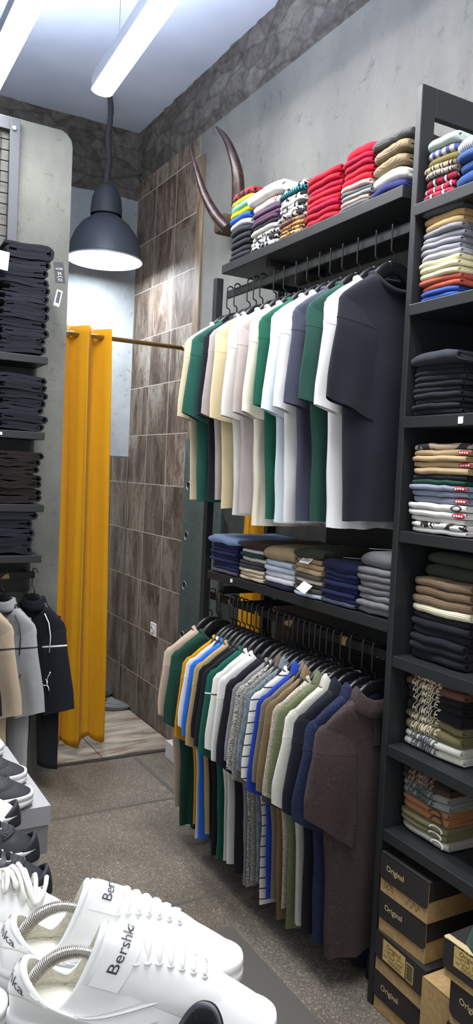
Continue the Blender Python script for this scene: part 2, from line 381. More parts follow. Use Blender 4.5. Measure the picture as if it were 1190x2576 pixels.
# wall mirror with a wavy outline behind the rack
t = thing('wavy_mirror', 'mirror with scalloped black edge on the wall behind the rack', 'mirror', (XW, 3.36, 0))
bm = bmesh.new(); pts = []
z0, z1 = .62, 1.62; n = 60
for i in range(n+1):
    z = z0+(z1-z0)*i/n; pts.append((0, .20+.035*math.cos((z-z0)*2*PI/.16)*(.6+.4*math.cos(z*9)), z))
pts += [(0, -.22, z1), (0, -.22, z0)]
f = bm.faces.new([bm.verts.new(p) for p in pts]); r_ = bmesh.ops.extrude_face_region(bm, geom=[f])
bmesh.ops.translate(bm, vec=(-.005, 0, 0), verts=[v for v in r_['geom'] if isinstance(v, bmesh.types.BMVert)])
m = MB(); m.bm(bm, False); o = m.build('glass', MIR, t); o.location.x = -.008
m = MB(); m.bx(-.007, -.002, -.25, .235, .58, 1.66, .001); m.build('backing', BLACK, t)
# socket
p = at(388, 1583, 0, XW)
t = thing('wall_socket', 'white electric socket low on the brown tiled wall', 'socket', (XW, p.y, p.z))
m = MB(); m.bx(-.011, -.0005, -.041, .041, -.041, .041, .003); m.build('plate', simple('#e4e2df', .4, name='white_plastic'), t)
m = MB(); m.lathe([(.0, .0), (.017, .0), (.018, .006), (.021, .007), (.022, .0)], n=24); o = m.build('socket_well', simple('#bfbcb8', .4, name='grey_plastic'), t)
o.rotation_euler = (0, -PI/2, 0); o.location = (-.0105, 0, 0)
# wire mesh display panel on the partition
t = thing('wire_mesh_panel', 'black framed wire mesh grid hung on the grey partition', 'panel', (0, YP, 0))
ga = at(52, 302, 1, YP-.03); gx = ga.x
m = MB(); gz0, gz1 = 2.20, ga.z
m.bx(gx-.05, gx, -.035, -.005, gz0, gz1, .003); m.bx(gx-.75, gx-.7, -.035, -.005, gz0, gz1, .003)
m.bx(gx-.7, gx-.05, -.035, -.005, gz1-.06, gz1, .003); m.bx(gx-.7, gx-.05, -.035, -.005, gz0, gz0+.05, .003)
m.build('frame', simple('#3d4045', .5, name='dark_steel'), t)
m = MB()
for i in range(8): m.tube([(gx-.09-i*.085, -.02, gz0+.02), (gx-.09-i*.085, -.02, gz1-.02)], .003, 6)
for i in range(int((gz1-gz0)/.052)): m.tube([(gx-.72, -.024, gz0+.03+i*.052), (gx-.03, -.024, gz0+.03+i*.052)], .003, 6)
m.build('wire_grid', simple('#2b2d30', .45, .5, 'black_wire'), t)
m = MB(); m.lathe([(0, 0), (.012, .001), (.013, .004), (.008, .008), (0, .009)], n=16); o = m.build('bolt_head', simple('#b8bcc2', .3, .8, 'zinc'), t); o.rotation_euler = (PI/2, 0, 0); o.location = (gx-.03, -.035, gz1-.05)

# ------------------------------------------------------------------ lamps
LAMP = emit('#fdfcfa', 26, 'lamp_diffuser')
UPL = emit('#dbe5ff', 20, 'added_ceiling_glow')  # added glow that brightens the ceiling, not a part of the lamps
ALU = simple('#7c828a', .45, .3, 'lamp_housing')
def strip_lamp(x, y0, y1, z, w, rz, label):
    t = thing('strip_light', label, 'lamp', (x, y1, z), rz, 'ceiling strip lights')
    L_ = y1-y0
    m = MB(); m.bx(-w/2, w/2, -L_, 0, .022, .085, .004); m.build('housing', ALU, t)
    m = MB(); rows = []
    for yy in (0, -.002, -L_+.002, -L_):
        k = .6 if yy in (0, -L_) else 1
        rows.append([(w*.49*k*math.cos(a*PI/10), yy, .0215-.022*k*math.sin(a*PI/10)) for a in range(11)])
    m.grid(rows, False, True, True, True); m.build('diffuser', LAMP, t)
    m = MB(); m.bx(-w*.36, w*.36, -L_+.03, -.03, .0855, .090, .001); m.build('added_glow_strip', UPL, t)  # glowing strip added on top of the housing to light the ceiling
    for yy in (-.25, -L_*.55, -L_+.25):
        m = MB(); m.tube([(0, yy, .08), (0, yy, ZC-z)], .0012, 6); m.build('suspension_wire', simple('#4a4d52', .4, .6, 'steel_wire'), t)
strip_lamp(1.215, .35, 3.62, 3.38, .105, math.radians(-3), 'long white strip light hanging right of the top left corner')
strip_lamp(.752, .45, 3.98, 3.38, .105, math.radians(-.6), 'long white strip light cut by the top left corner')
# pendant with a dome shade
py = 4.62
pc = at(263, 655, 1, py); rr = (at(355, 655, 1, py).x-at(173, 648, 1, py).x)/2
t = thing('pendant_lamp', 'black dome pendant lamp hanging inside the fitting room', 'lamp', (pc.x, py, pc.z))
SH = simple('#3a3f48', .5, name='dark_enamel')
m = MB()
pr = [(rr, 0), (rr*.985, .03), (rr*.93, .085), (rr*.80, .16), (rr*.62, .215), (rr*.42, .25), (.075, .27)]
m.lathe(pr, n=48); m.lathe([(r+.0025, z-.001) if i == 0 else (r-.0025, z-.003) for i, (r, z) in enumerate(pr)], n=48)
m.build('shade', [SH], t)
m = MB(); m.lathe([(r-.004, z-.0045+.0005) for r, z in pr]+[(0, .262)], n=48); m.build('shade_lining', simple('#e8ecf0', .5, name='white_lining'), t)
m = MB(); m.tube([(rr*math.cos(a*PI/24), rr*math.sin(a*PI/24), 0) for a in range(48)], .004, 8, True); m.build('rim', simple('#9aa4ae', .35, .4, 'grey_rim'), t)
m = MB(); m.lathe([(.095, .268), (.096, .30), (.088, .37), (.070, .42), (.045, .45), (.018, .46), (0, .46)], n=32); m.build('cap', simple('#33373e', .6, name='dark_cap'), t)
m = MB(); pts = []
for i in range(60):
    z = .455+(ZC-pc.z-.455)*i/59; pts.append((.006*math.sin(z*23)+.004*ns(z*11, 1), .005*math.cos(z*19), z))
m.tube(pts, lambda s: .017+.006*ns(s*31, 4)+.003*ns(s*90, 2), 10); m.build('wrapped_cable', simple('#3c3d44', .85, name='cloth_wrap'), t)
m = MB(); m.lathe([(0, -.002), (rr*.3, .0), (rr*.62, .012), (rr*.86, .03), (rr*.955, .05)], n=40); m.build('diffuser', emit('#eef6ff', 22, 'pendant_glow'), t)

# ------------------------------------------------------------------ curtain and its rail
yr = 4.15
ra = at(168, 835, 1, yr); rb = at(470, 877, 1, yr)
t = thing('curtain_rail', 'brass tube curtain rail ending at the tiled wall', 'rail', (XW, yr, rb.z))
m = MB(); m.tube([(-.012, 0, 0), (-1.6, 0, 0)], .0125, 14); m.build('tube', BRASS, t)
m = MB(); m.lathe([(0, 0), (.026, 0), (.026, .006), (.016, .012), (.016, .03), (0, .03)], n=24); o = m.build('wall_flange', BRASS, t); o.rotation_euler = (0, -PI/2, 0); o.location = (-.001, 0, 0)
YEL = fabric('#c48d14')
cl, cr_ = .98, 1.485
ztop = rb.z+.045; zbot = .085
t = thing('curtain', 'mustard yellow fitting room curtain drawn to the left', 'curtain', (1.3, yr, zbot))
m = MB(); nu, nv = 150, 60; rows = []
def curt(s, v):
    # s 0..1 along the bunched curtain, v 0 top 1 bottom
    ph = s*2*PI*3.6+.9
    xx = cl+(cr_-cl)*s+.055*v*(s-.1)
    a = (.046-.014*v)*(1+.35*math.sin(s*9+1))
    w_ = math.sin(ph+.5*v*math.sin(s*11)); w_ = math.copysign(abs(w_)**.75, w_)
    yy = yr-.003+a*w_+.007*math.sin(ph*2.7+v*2)*min(1, v*3)+.006*ns(s*9, v*3)
    xx += .008*math.sin(2*ph)+.010*v*math.sin(s*13+v*2.5)
    return xx-1.3, yy-yr
for j in range(nv+1):
    v = j/nv; row = []
    for i in range(nu+1):
        s = i/nu; x, y = curt(s, v)
        z = ztop-zbot-(ztop-zbot)*v + (.02*math.sin(s*2*PI*3.9) if v == 1 else 0) + (.012*math.sin(s*2*PI*3.9+1) if j == nv-1 else 0)
        row.append((x, y, z))
    rows.append(row)
m.grid(rows); o = m.build('cloth', YEL, t, False)
md = o.modifiers.new('thick', 'SOLIDIFY'); md.thickness = .0025
for s in (.02, .27, .52, .78, .985):
    x, y = curt(s, 0); m = MB()
    m.tube([(.004*math.sin(a), .021*math.cos(a*PI/12), .021*math.sin(a*PI/12)) for a in range(24)], .0042, 8, True)
    o = m.build('eyelet', CHROME, t); o.location = (x, 0, rb.z-zbot)
# ------------------------------------------------------------------ racks
XR = 1.58
YA, YZ = 1.805, 3.0     # the shirt bay
SH_Z = dict(top=2.529, low=1.200)
t = thing('clothes_rack', 'black wall rack bay with top shelf, two rails and a lower shelf', 'rack', (XR, YA, 0))
def bp(name, x0, x1, y0, y1, z0, z1, mat=BLACK, par=None, bev=.002):
    par = par or t
    m = MB(); c = ((x0+x1)/2, (y0+y1)/2, (z0+z1)/2); m.box((0, 0, 0), (abs(x1-x0), abs(y1-y0), abs(z1-z0)), 0, bev)
    o = m.build(name, mat, par); o.location = Vector(c)-par.location; return o
bp('top_shelf', XR, XW-.006, YA+.055, YZ+.02, 2.492, 2.529)
bp('lower_shelf', XR, XW-.03, YA+.016, YZ+.03, 1.165, 1.200)
for x in (XR+.012, XW-.05): bp('end_post', x, x+.035, YZ+.085, YZ+.117, .0, 2.4915)
bp('back_board', XW-.05, XW-.034, YA+.02, 2.98, .55, 1.164)
bp('back_board', XW-.05, XW-.034, YA+.02, 2.62, 1.2005, 2.10)
bp('cross_bar', XW-.05, XW-.02, YA+.02, YZ-.042, 2.34, 2.40)
bp('shelf_brace', XR+.05, XW-.06, YZ-.30, YZ-.27, 2.470, 2.4915)
bp('end_bracket', XR+.05, XW-.055, YZ-.03, YZ-.012, 1.10, 1.135)
XU, ZU = 1.645, 2.44
bp('upper_rail', XU-.006, XU+.006, YA+.03, YZ+.075, ZU-.036, ZU-.002)
bp('rail_bracket', XU+.007, XW-.051, YZ-.20, YZ-.185, ZU-.034, ZU-.006)
XL, ZL = 1.615, 1.102
m = MB(); m.box((0, 0, 0), (.014, YZ+.05-YA-.03, .032), 0, .002)
def railmat():
    mt, nt, b = nm('chipped_brass_rail'); L = nt.links; mp = coord(nt, (1, 1, 1))
    n = nd(nt, 'ShaderNodeTexNoise', Scale=9.0, Detail=4.0); L.new(mp.outputs[0], n.inputs['Vector'])
    r = ramp(nt, [(.52, '#141414'), (.58, '#8a744a')], 'CONSTANT'); L.new(n.outputs['Fac'], r.inputs[0]); L.new(r.outputs[0], b.inputs['Base Color'])
    b.inputs['Roughness'].default_value = .4; b.inputs['Metallic'].default_value = .3; return mt
o = m.build('lower_rail', railmat(), t); o.location = Vector((XL, (YA+YZ+.08)/2, ZL-.018))-t.location
for yy in (YA+.12, YZ-.2): bp('rail_bracket', XL+.008, XW-.051, yy, yy+.012, ZL-.034, ZL-.006)
bp('price_sticker', XR-.0012, XR-.0002, 2.80, 2.815, 1.178, 1.193, WHITEP)

# the tall rack to the right of it
TY0, TY1 = .72, 1.815
TZ = [2.447, 2.155, 1.823, 1.481, 1.100, .825, .561]
ROOT = t
t = thing('tall_shelf_rack', 'tall black shelf rack full of folded clothes at the right edge', 'rack', (XR, TY0, 0))
TALL = t
PT = .024
for yy in (TY0, TY1-PT):
    bp('front_post', XR-.004, XR+.05, yy, yy+PT, 0, 2.80)
    bp('back_post', XW-.06, XW-.006, yy, yy+PT, 0, 2.80)
    bp('top_bar', XR+.0505, XW-.0605, yy, yy+PT, 2.715, 2.80)
    bp('side_panel', XR+.0505, XW-.0605, yy+.003, yy+PT-.003, .40, 2.50)
for i, z in enumerate(TZ): bp('shelf', XR-(.012 if i < 3 else .0), XW-.008, TY0+PT+.0005, TY1-PT-.0005, z-.034, z)
bp('back_panel', XW-.0075, XW-.001, TY0+PT+.001, TY1-PT-.001, .42, 2.36)
bp('price_label', XR-.0132, XR-.0122, 1.545, 1.562, 1.795, 1.815, WHITEP)

# ------------------------------------------------------------------ folded clothes
def prof_u(D, H, T, r, nseg=5, narc=8):
    """closed outline of a cloth band folded once round its front edge: depth d, height h"""
    r = min(r, H/2); pts = []
    def arc(rad, rx):
        c = H/2; out = []
        for i in range(narc+1):
            a = -PI/2-PI*i/narc; out.append((rx+rx*1.0*math.cos(a) if 0 else rx*(1+math.cos(a)), c+rad*math.sin(a)))
        return out
    for i in range(nseg): pts.append((D-(D-r)*i/nseg, 0))
    pts += arc(H/2, r)
    for i in range(1, nseg+1): pts.append((r+(D-r)*i/nseg, H))
    ri = max(H/2-T, .0006); rx = max(r-T, .002)
    for i in range(nseg): pts.append((D-(D-r)*i/nseg, H-T))
    inn = []
    for i in range(narc+1):
        a = PI/2+PI*i/narc; inn.append((r-rx+rx*(1+math.cos(a))-0.0, H/2+ri*math.sin(a)))
    pts += inn
    for i in range(1, nseg+1): pts.append((r+(D-r)*i/nseg, T))
    return pts
def fold_pt(d, h, w, W, H, seed, puff, wav):
    e = abs(2*w/W)**4; g = math.exp(-d/.06)
    hh = H/2+(h-H/2)*(1-puff*e)+wav*ns(w*13+seed*3.1, d*9, seed)+.9*wav*ns(w*34, seed*2.7, d*22)
    dd = d+.010*e*g+.007*ns(w*11, seed*5.3, 1)*g
    return (dd, w+(.004*ns(h*60, d*18, seed) if e > .9 else 0), hh-puff*e*H*.25)
def folded_mesh(D, W, H, seed, layers=4, puff=.14, wav=.003, nst=9):
    m = MB()
    T = H*(.46 if layers == 2 else .25)
    profs = [prof_u(D, H, T*.94, H*.62)]
    if layers > 2:
        Hi = H-2*T*1.02
        profs.append([(d+.012+.25*H, h+T*1.01) for d, h in prof_u(D-.014-.25*H, Hi, Hi*.47, Hi*.6, 5, 6)])
    for pr in profs:
        rows = []
        for i in range(nst+1):
            w = -W/2+W*i/nst
            row = [fold_pt(d, h, w, W, H, seed, puff, wav) for d, h in pr]
            rows.append(row)
        m.grid(rows, True, True, True, True)
    return m
COUNT = {}
def pile(phrase, group, z0, y0, y1, ztop, items, xf=1.585, D=.30, rot=0.0, flip=False, name='folded_shirt', cat='folded shirt', lean=0.0, wav=.003, jit=1.0, layers=4, x=None, top_first=False, prints=None):
    """items bottom to top: (material, words, relative height[, dict])"""
    n = len(items); tot = sum(i[2] for i in items); H = (ztop-z0)/tot
    z = z0+.0035; yc = (y0+y1)/2; W = abs(y1-y0); out = []
    sd = rnd.randint(1, 9999)
    for k, it in enumerate(items):
        mat, words, rel = it[:3]; ex = it[3] if len(it) > 3 else {}
        h = H*rel; dd = ex.get('D', D)
        nmn = ex.get('name', name); ct = ex.get('cat', cat)
        pos = 'topmost' if k == n-1 else ('lowest' if k == 0 else ORD[n-1-k]+' from top')
        lab = f"{words}, {pos} in {phrase}"
        if len(lab.split()) > 16: lab = lab.replace(' folded', '', 1)
        ww = W*ex.get('w', 1)*rnd.uniform(.955, 1.02)
        loc = ((xf if not flip else x)+rnd.uniform(-.006, .008)*jit+ex.get('dx', 0), yc+rnd.uniform(-.005, .005)*jit+ex.get('dy', 0)+lean*k, z)
        sk = sd % 97+k*.09
        mb = folded_mesh(dd*rnd.uniform(.96, 1.02), ww, h*.965, sk, ex.get('layers', layers), ex.get('puff', .14), ex.get('wav', wav))
        o = mb.build(nmn, mat); o.location = loc
        o.rotation_euler[2] = rot+rnd.uniform(-.03, .03)*jit+ex.get('rz', 0)+(PI if flip else 0)
        tag(o, lab, ct, group)
        out.append((o, h*.965, ww, sk)); z += h
    return out
f = fabric
def on_fold(op, u, v, off=.0016, puff=.14, wav=.003):
    """point on the rounded front fold of a folded shirt: u to the right seen from the aisle, v up from the middle"""
    o, H, W, sk = op; r = H*.62; t = max(-.97, min(.97, v/(H*.5)))
    p = fold_pt(r*(1-math.sqrt(1-t*t)), H/2+H/2*t, -u, W, H, sk, puff, wav)
    return (p[0]-off, p[1], p[2]+off*t)
def front_print(op, txt, size, mat, yo=0.0, shear=.25, bold=.0005, nm_='lettering', sq=1.0):
    H = op[1]
    return text_mesh(txt, size, lambda u, v: on_fold(op, u*sq+yo, v), nm_, mat, op[0], 2, shear, bold)

def ytop(u): return at(u, 665-(u-563)*.4464, 2, SH_Z['top']).y   # front edge of the top shelf
def yfront(u, v, z, x=None): return at(u, v, 0, x or XR).y
def zat(u, v, x=1.585): return at(u, v, 0, x).z
zt = SH_Z['top']
def tp(u): return 665-(u-563)*.4464
G1 = 'folded clothes on the top shelf'
def tpile(ph, u0, u1, vtop, utop, items, **k):
    y0, y1 = yfront(u0, tp(u0), zt), yfront(u1, tp(u1), zt)
    return pile(ph, G1, zt, y0, y1, zat(utop, vtop), items, **k)
blk, navy = f('#25282e'), f('#23294f')
tpile("the far left pile on the top shelf", 567, 617, 487, 590, [
    (blk, 'black folded t-shirt', 1), (blk, 'black folded t-shirt', 1), (f('#22262b'), 'black folded t-shirt', 1), (blk, 'black folded t-shirt', 1), (f('#262a30'), 'black folded t-shirt', 1.1),
    (f('#b9bcc0'), 'light grey folded t-shirt', 1), (f('#2a57b5'), 'bright blue folded t-shirt', .95), (f('#f2d516'), 'lemon yellow folded t-shirt', .9), (f('#7fd1bd'), 'mint green folded t-shirt', .9),
    (f('#eab33c'), 'amber folded t-shirt', .8), (f('#232428', 'print', '#8d2f30', .8), 'black and red folded t-shirt', 1.3)], lean=-.001)
bw = f('#e6e6e2', 'print', '#25252a')
pw = tpile("the plum pile on the top shelf", 620, 688, 478, 655, [
    (f('#25252a', 'print', '#d8d8d6', 1.0), 'black and white printed folded t-shirt', 1), (bw, 'black and white printed folded t-shirt', 1), (f('#232327', 'print', '#cfcfcd', 1.7), 'black and white flecked folded t-shirt', 1),
    (f('#dcdcd8'), 'pale grey folded t-shirt', .8), (f('#26252c'), 'black folded t-shirt', .7), (f('#4b3248'), 'plum folded t-shirt', .8), (f('#513850'), 'plum folded t-shirt', .9), (f('#56405a'), 'plum folded t-shirt', .9),
    (f('#e9e7e2'), 'white folded t-shirt with red lettering', 1.5), (f('#eceae6'), 'thick white folded sweatshirt', 2.2, dict(D=.33, dx=-.012, w=1.25))], lean=-.0012)
op = pw[-2]; RP = simple('#a8303c', .6, name='red_thread')
text_mesh('SNEWS', .016, lambda u, v: on_fold(op, u+op[2]*.12, v+op[1]*.12, .0022), 'lettering', RP, op[0], 1, .35)
m = MB(); m.tube([on_fold(op, op[2]*.40+.0075*math.cos(a*PI/9), op[1]*.14+.0095*math.sin(a*PI/9), .0022) for a in range(18)], .0014, 5, True); m.build('emblem', RP, op[0])
lo = f('#9c6a35', 'leopard', '#c3965a', 1.3)
tpile("the patterned pile on the top shelf", 690, 752, 470, 722, [
    (lo, 'brown leopard print folded shirt', .9), (f('#35333a', 'leopard', '#b4823f', 1.4), 'dark leopard print folded shirt', .9), (lo, 'brown leopard print folded shirt', .9), (f('#7d5a6a', 'leopard', '#b08a5a', 1.4), 'multicoloured print folded shirt', .9),
    (bw, 'black and white print folded shirt', 1), (f('#e6e6e2', 'print', '#2b2b30', 1.5), 'black and white print folded shirt', .9), (bw, 'black and white print folded shirt', .9), (f('#dfe2e0'), 'white folded shirt', .8),
    (f('#e2e4e2', 'print', '#2b2b30', .9), 'white folded shirt with black print', 1), (f('#1e2024', 'band', '#1d8394', 1.6), 'teal and black checked folded shirt', 1), (f('#e6e6e2', 'print', '#25252a', .7), 'white and black folded shirt', 1.2)], lean=-.0012)
RED = f('#b81f33'); RED2 = f('#ab1a3c')
tpile("the lower red pile on the top shelf", 756, 839, 440, 797, [((RED, RED2)[k in (2, 5)], 'crimson folded sweatshirt', 1+.15*(k in (0, 7))) for k in range(8)], lean=-.001)
tpile("the taller red pile on the top shelf", 843, 914, 378, 875, [
    (f('#5e6064'), 'dark grey folded sweatshirt', 1), (f('#c9a597'), 'peach folded sweatshirt', .8), (f('#8a8c8e'), 'mid grey folded sweatshirt', .8), (f('#707276'), 'grey folded sweatshirt', .7), (f('#d8b7b2'), 'pale pink folded sweatshirt', .9),
    (RED, 'crimson folded sweatshirt', 1.2), (RED, 'crimson folded sweatshirt', 1.2), (RED2, 'crimson folded sweatshirt', 1), (RED2, 'crimson folded sweatshirt', 1), (RED, 'crimson folded sweatshirt', 1.9)], lean=-.002)
tpile("the knitwear pile on the top shelf", 920, 1006, 345, 965, [
    (f('#2b2f66'), 'navy blue folded sweater', 1.2, dict(puff=.3, wav=.006)), (f('#e9e7df'), 'white folded sweater', 1.5, dict(puff=.3, wav=.006)), (f('#8d7c63', 'rib', 'x', 1.6), 'beige ribbed folded sweater', 1.5, dict(puff=.3, wav=.006)), (f('#8f7f66', 'rib', 'x', 1.6), 'beige ribbed folded sweater', 1.5, dict(puff=.3, wav=.006)),
    (f('#5c5c5c', 'rib', 'x', 1.6), 'grey ribbed folded sweater', 1.3, dict(puff=.35, wav=.007, rz=.06))], lean=-.004, layers=2)

# ---- tall rack
G2 = 'folded clothes in the tall rack'
pl_red = f('#8d2338', 'plaid', '#4c2a36'); pl_g = f('#a8a49c', 'plaid', '#5a5652', 1.6)
def rp(ph, z, u0, v0, u1, v1, ut, vt, items, xf=1.585, **k):
    y0, y1 = min(TY1-PT-.012, yfront(u0, v0, z, xf)), yfront(u1, v1, z, xf)
    return pile(ph, G2, z, y0, y1, zat(ut, vt, xf), items, xf=xf, **k)
rp("the rack's top checked pile", TZ[0], 1047, 497, 1138, 462, 1090, 352, [
    (f('#a02a40', 'plaid', '#5a2a38'), 'red checked folded shirt', 1), (f('#b03048', 'plaid', '#80283a', 1.4), 'red striped folded shirt', 1), (pl_red, 'dark red checked folded shirt', 1.1), (pl_g, 'grey checked folded shirt', .8), (f('#c4a878', 'plaid', '#3a3532', 1.4), 'tan and black checked folded shirt', .8),
    (f('#6b6238'), 'olive folded shirt', 1.2), (f('#b9b4b4', 'band', '#4d5688', .8), 'blue and white striped folded shirt', 1.2), (f('#aebdb4'), 'pale mint folded shirt', 1.4)])
rp("the rack's top blue pile", TZ[0], 1142, 455, 1260, 410, 1165, 345, [
    (f('#2d4a80'), 'blue folded shirt', 2), (f('#31508a'), 'blue folded shirt', 1.4), (f('#3c568c'), 'mid blue folded shirt', 1.2), (f('#d4d3cf', 'band', '#8d8d90', 3), 'white folded shirt with fine stripes', 1.9)])
tro = dict(name='folded_trousers', cat='folded trousers')
rp("the trouser pile on the rack's second shelf", TZ[1], 1030, 757, 1146, 715, 1085, 522, [
    (f('#324f9c'), 'royal blue folded trousers', .9), (f('#3554a4'), 'royal blue folded trousers', .8), (f('#a4503f'), 'rust red folded trousers', 1), (f('#a85443'), 'rust red folded trousers', 1), (f('#ddd7ae'), 'cream folded trousers', 1), (f('#e0dab2'), 'cream folded trousers', 1), (f('#dcd6b0'), 'cream folded trousers', .9),
    (f('#a9abb2'), 'silver grey folded trousers', 1), (f('#8f9098'), 'grey folded trousers', 1), (f('#8c8d95'), 'grey folded trousers', 1), (f('#93949c'), 'grey folded trousers', 1), (f('#85878e'), 'grey folded trousers', 1), (f('#c2a678'), 'tan folded trousers', 1.1), (f('#b89b6c'), 'tan folded trousers', 1.2), (f('#4a4d52'), 'charcoal folded trousers', 1.5, dict(D=.33, dx=-.01, rz=.05))], **tro)
dk = [f('#1f2127'), f('#23252b')]
rp("the black trouser pile in the rack", TZ[2], 1013, 1042, 1150, 1036, 1075, 890, [(dk[k % 2], 'black folded trousers', 1+.15*(k % 3 == 0)) for k in range(9)]+[(f('#33363c'), 'dark grey folded trousers', 2.4, dict(D=.315, dx=-.025, rz=-.10, w=1.08, puff=.3))], **tro)
wp = f('#dcdad5', 'print', '#2a2a2c', .55)
REDP = simple('#b0233a', .6, name='red_print'); WHP = simple('#e8e6e2', .6, name='white_print')
sp = rp("the printed pile in the rack", TZ[3], 1022, 1336, 1160, 1352, 1085, 1118, [
    (f('#d9d7d2'), 'white folded t-shirt', .9), (wp, 'white and black printed folded t-shirt', 1), (f('#d8d6d1'), 'white folded t-shirt', .9), (f('#dad8d4'), 'white folded t-shirt with mouth print', 1.2), (f('#d5d3ce'), 'white folded t-shirt with round print', 1.2), (f('#7f8798'), 'slate blue folded t-shirt with mouth print', 1.2), (f('#858da0'), 'slate blue folded t-shirt', 1),
    (f('#8890a2'), 'slate blue folded t-shirt with mouth print', 1), (f('#1d4236'), 'dark green folded t-shirt', .8), (f('#23232a'), 'black folded t-shirt', .9), (f('#b79d7a'), 'tan folded t-shirt', 1.2), (f('#bca27e'), 'tan folded t-shirt with mouth print', 1), (f('#b89f7c'), 'tan folded t-shirt', 1), (f('#baa07d'), 'tan folded t-shirt with mouth print', 1), (f('#b8a48c', 'print', '#3c3a44', .35), 'tan folded t-shirt with dark print', 1.1)])
def mouth(op):
    o, H, W, sk = op; c = W/2-.018
    m = MB(); m.grid([[on_fold(op, c+.020*math.cos(a*PI/8)*r, H*.42*math.sin(a*PI/8)*r, .0012) for a in range(17)] for r in (.02, .5, 1)]); m.build('mouth_print', REDP, o)
    m = MB()
    for q in range(4):
        u = c-.012+q*.0075; m.grid([[on_fold(op, u+.0030*math.cos(a*PI/5), -H*.02+H*.15*math.sin(a*PI/5), .0020) for a in range(11)], [on_fold(op, u, -H*.02, .0022)]*11])
    m.build('teeth_print', WHP, o)
for k in (3, 5, 7, 11, 13): mouth(sp[k])
m = MB(); op = sp[4]
m.grid([[on_fold(op, op[2]/2-.026+.017*r*math.cos(a*PI/10), op[1]*.43*r*math.sin(a*PI/10)) for a in range(21)] for r in (1, .72)]); m.build('ring_print', simple('#2b2724', .6, name='dark_print'), op[0])
rp("the knitwear pile in the tall rack", TZ[4], 1022, 1662, 1160, 1702, 1085, 1392, [
    (f('#1d1e25'), 'black folded sweater', 1.2), (f('#1f2027'), 'black folded sweater', 1.1), (f('#1d1e25'), 'black folded sweater', 1), (f('#1f2027'), 'black folded sweater', 1), (f('#1d1e25'), 'black folded sweater', 1), (f('#202128'), 'black folded sweater', .8), (f('#e3dcc0', 'rib', 'z', .9), 'cream ribbed folded sweater', 1.1),
    (f('#8a735d', 'rib', 'z', .9), 'brown ribbed folded sweater', 1.2), (f('#88715c', 'rib', 'z', .9), 'brown ribbed folded sweater', 1.2), (f('#8f7862', 'rib', 'z', .9), 'brown ribbed folded sweater', 1.2), (f('#353a30'), 'dark olive folded sweater', 1.7, dict(dx=.03, w=.9)), (f('#3a3f33'), 'dark olive folded sweater', 1.7, dict(dx=.035, w=.95, puff=.35))], xf=1.62)
LT = [simple('#d9cfb4', .7, name='cream_lettering'), simple('#4f545c', .7, name='slate_lettering'), simple('#3f4d52', .7, name='teal_lettering'), simple('#8b7a6a', .7, name='taupe_lettering')]
sp = rp("the lettered pile in the rack", TZ[5], 1002, 1884, 1150, 1948, 1075, 1702, [
    (f('#d5d2c8'), 'white folded t-shirt with grey lettering', 1.2), (f('#d2cfc4'), 'white folded t-shirt with grey lettering', 1.1), (f('#767150'), 'olive folded t-shirt with cream lettering', 1.7), (f('#736e4e'), 'olive folded t-shirt with cream lettering', 1.1), (f('#211f22'), 'black folded t-shirt with cream lettering', 1.5), (f('#1e1d20'), 'black folded t-shirt with cream lettering', 1.1),
    (f('#1f1e21'), 'black folded t-shirt with cream lettering', 1), (f('#6a4a3e'), 'brown folded t-shirt with cream lettering', 1.1), (f('#6e4f42'), 'brown folded t-shirt with cream lettering', 1)], xf=1.63)
for k, op in enumerate(sp): front_print(op, 'HUMBLE', op[1]*1.22, LT[1] if k < 2 else LT[0], -.03, sq=.115/(op[1]*1.22*3.9))
sp = rp("the rack's lowest pile", TZ[6], 968, 2092, 1112, 2172, 1050, 1945, [
    (f('#a5a198'), 'stone grey folded t-shirt with white emblem', 1.3), (f('#7d7a57'), 'olive folded t-shirt with cream emblem', 1.1), (f('#7b7855'), 'olive folded t-shirt with cream emblem', 1.1), (f('#a97550'), 'orange brown folded t-shirt', 1.4), (f('#a57250'), 'orange brown folded t-shirt', 1.1), (f('#8d918a'), 'sage grey folded t-shirt with teal lettering', 1.3), (f('#8f8c86'), 'grey folded t-shirt with teal lettering', 1.2),
    (f('#4a362c'), 'brown folded t-shirt with pale lettering', 1), (f('#2a2422'), 'dark brown folded t-shirt with pale lettering', 1)], xf=1.63)
for k, op in enumerate(sp):
    o, h, w, sk = op
    if k in (5, 6): front_print(op, 'HUMBLE', h*1.2, LT[2], -.012, sq=.125/(h*1.2*3.9))
    elif k in (7, 8): front_print(op, 'HUMBLE', h*1.2, LT[3], -.016, sq=.11/(h*1.2*3.9))
    else:
        m = MB(); m.tube([on_fold(op, w/2-.036+.022*math.cos(-.6+a/14*3.9), h*.36*math.sin(-.6+a/14*3.9), .0012) for a in range(15)], .0030, 6)
        m.build('emblem', simple('#d9d6c8' if k in (1, 2) else ('#ebe9e4' if k == 0 else '#4a3d38'), .7, name='emblem_print'), o)

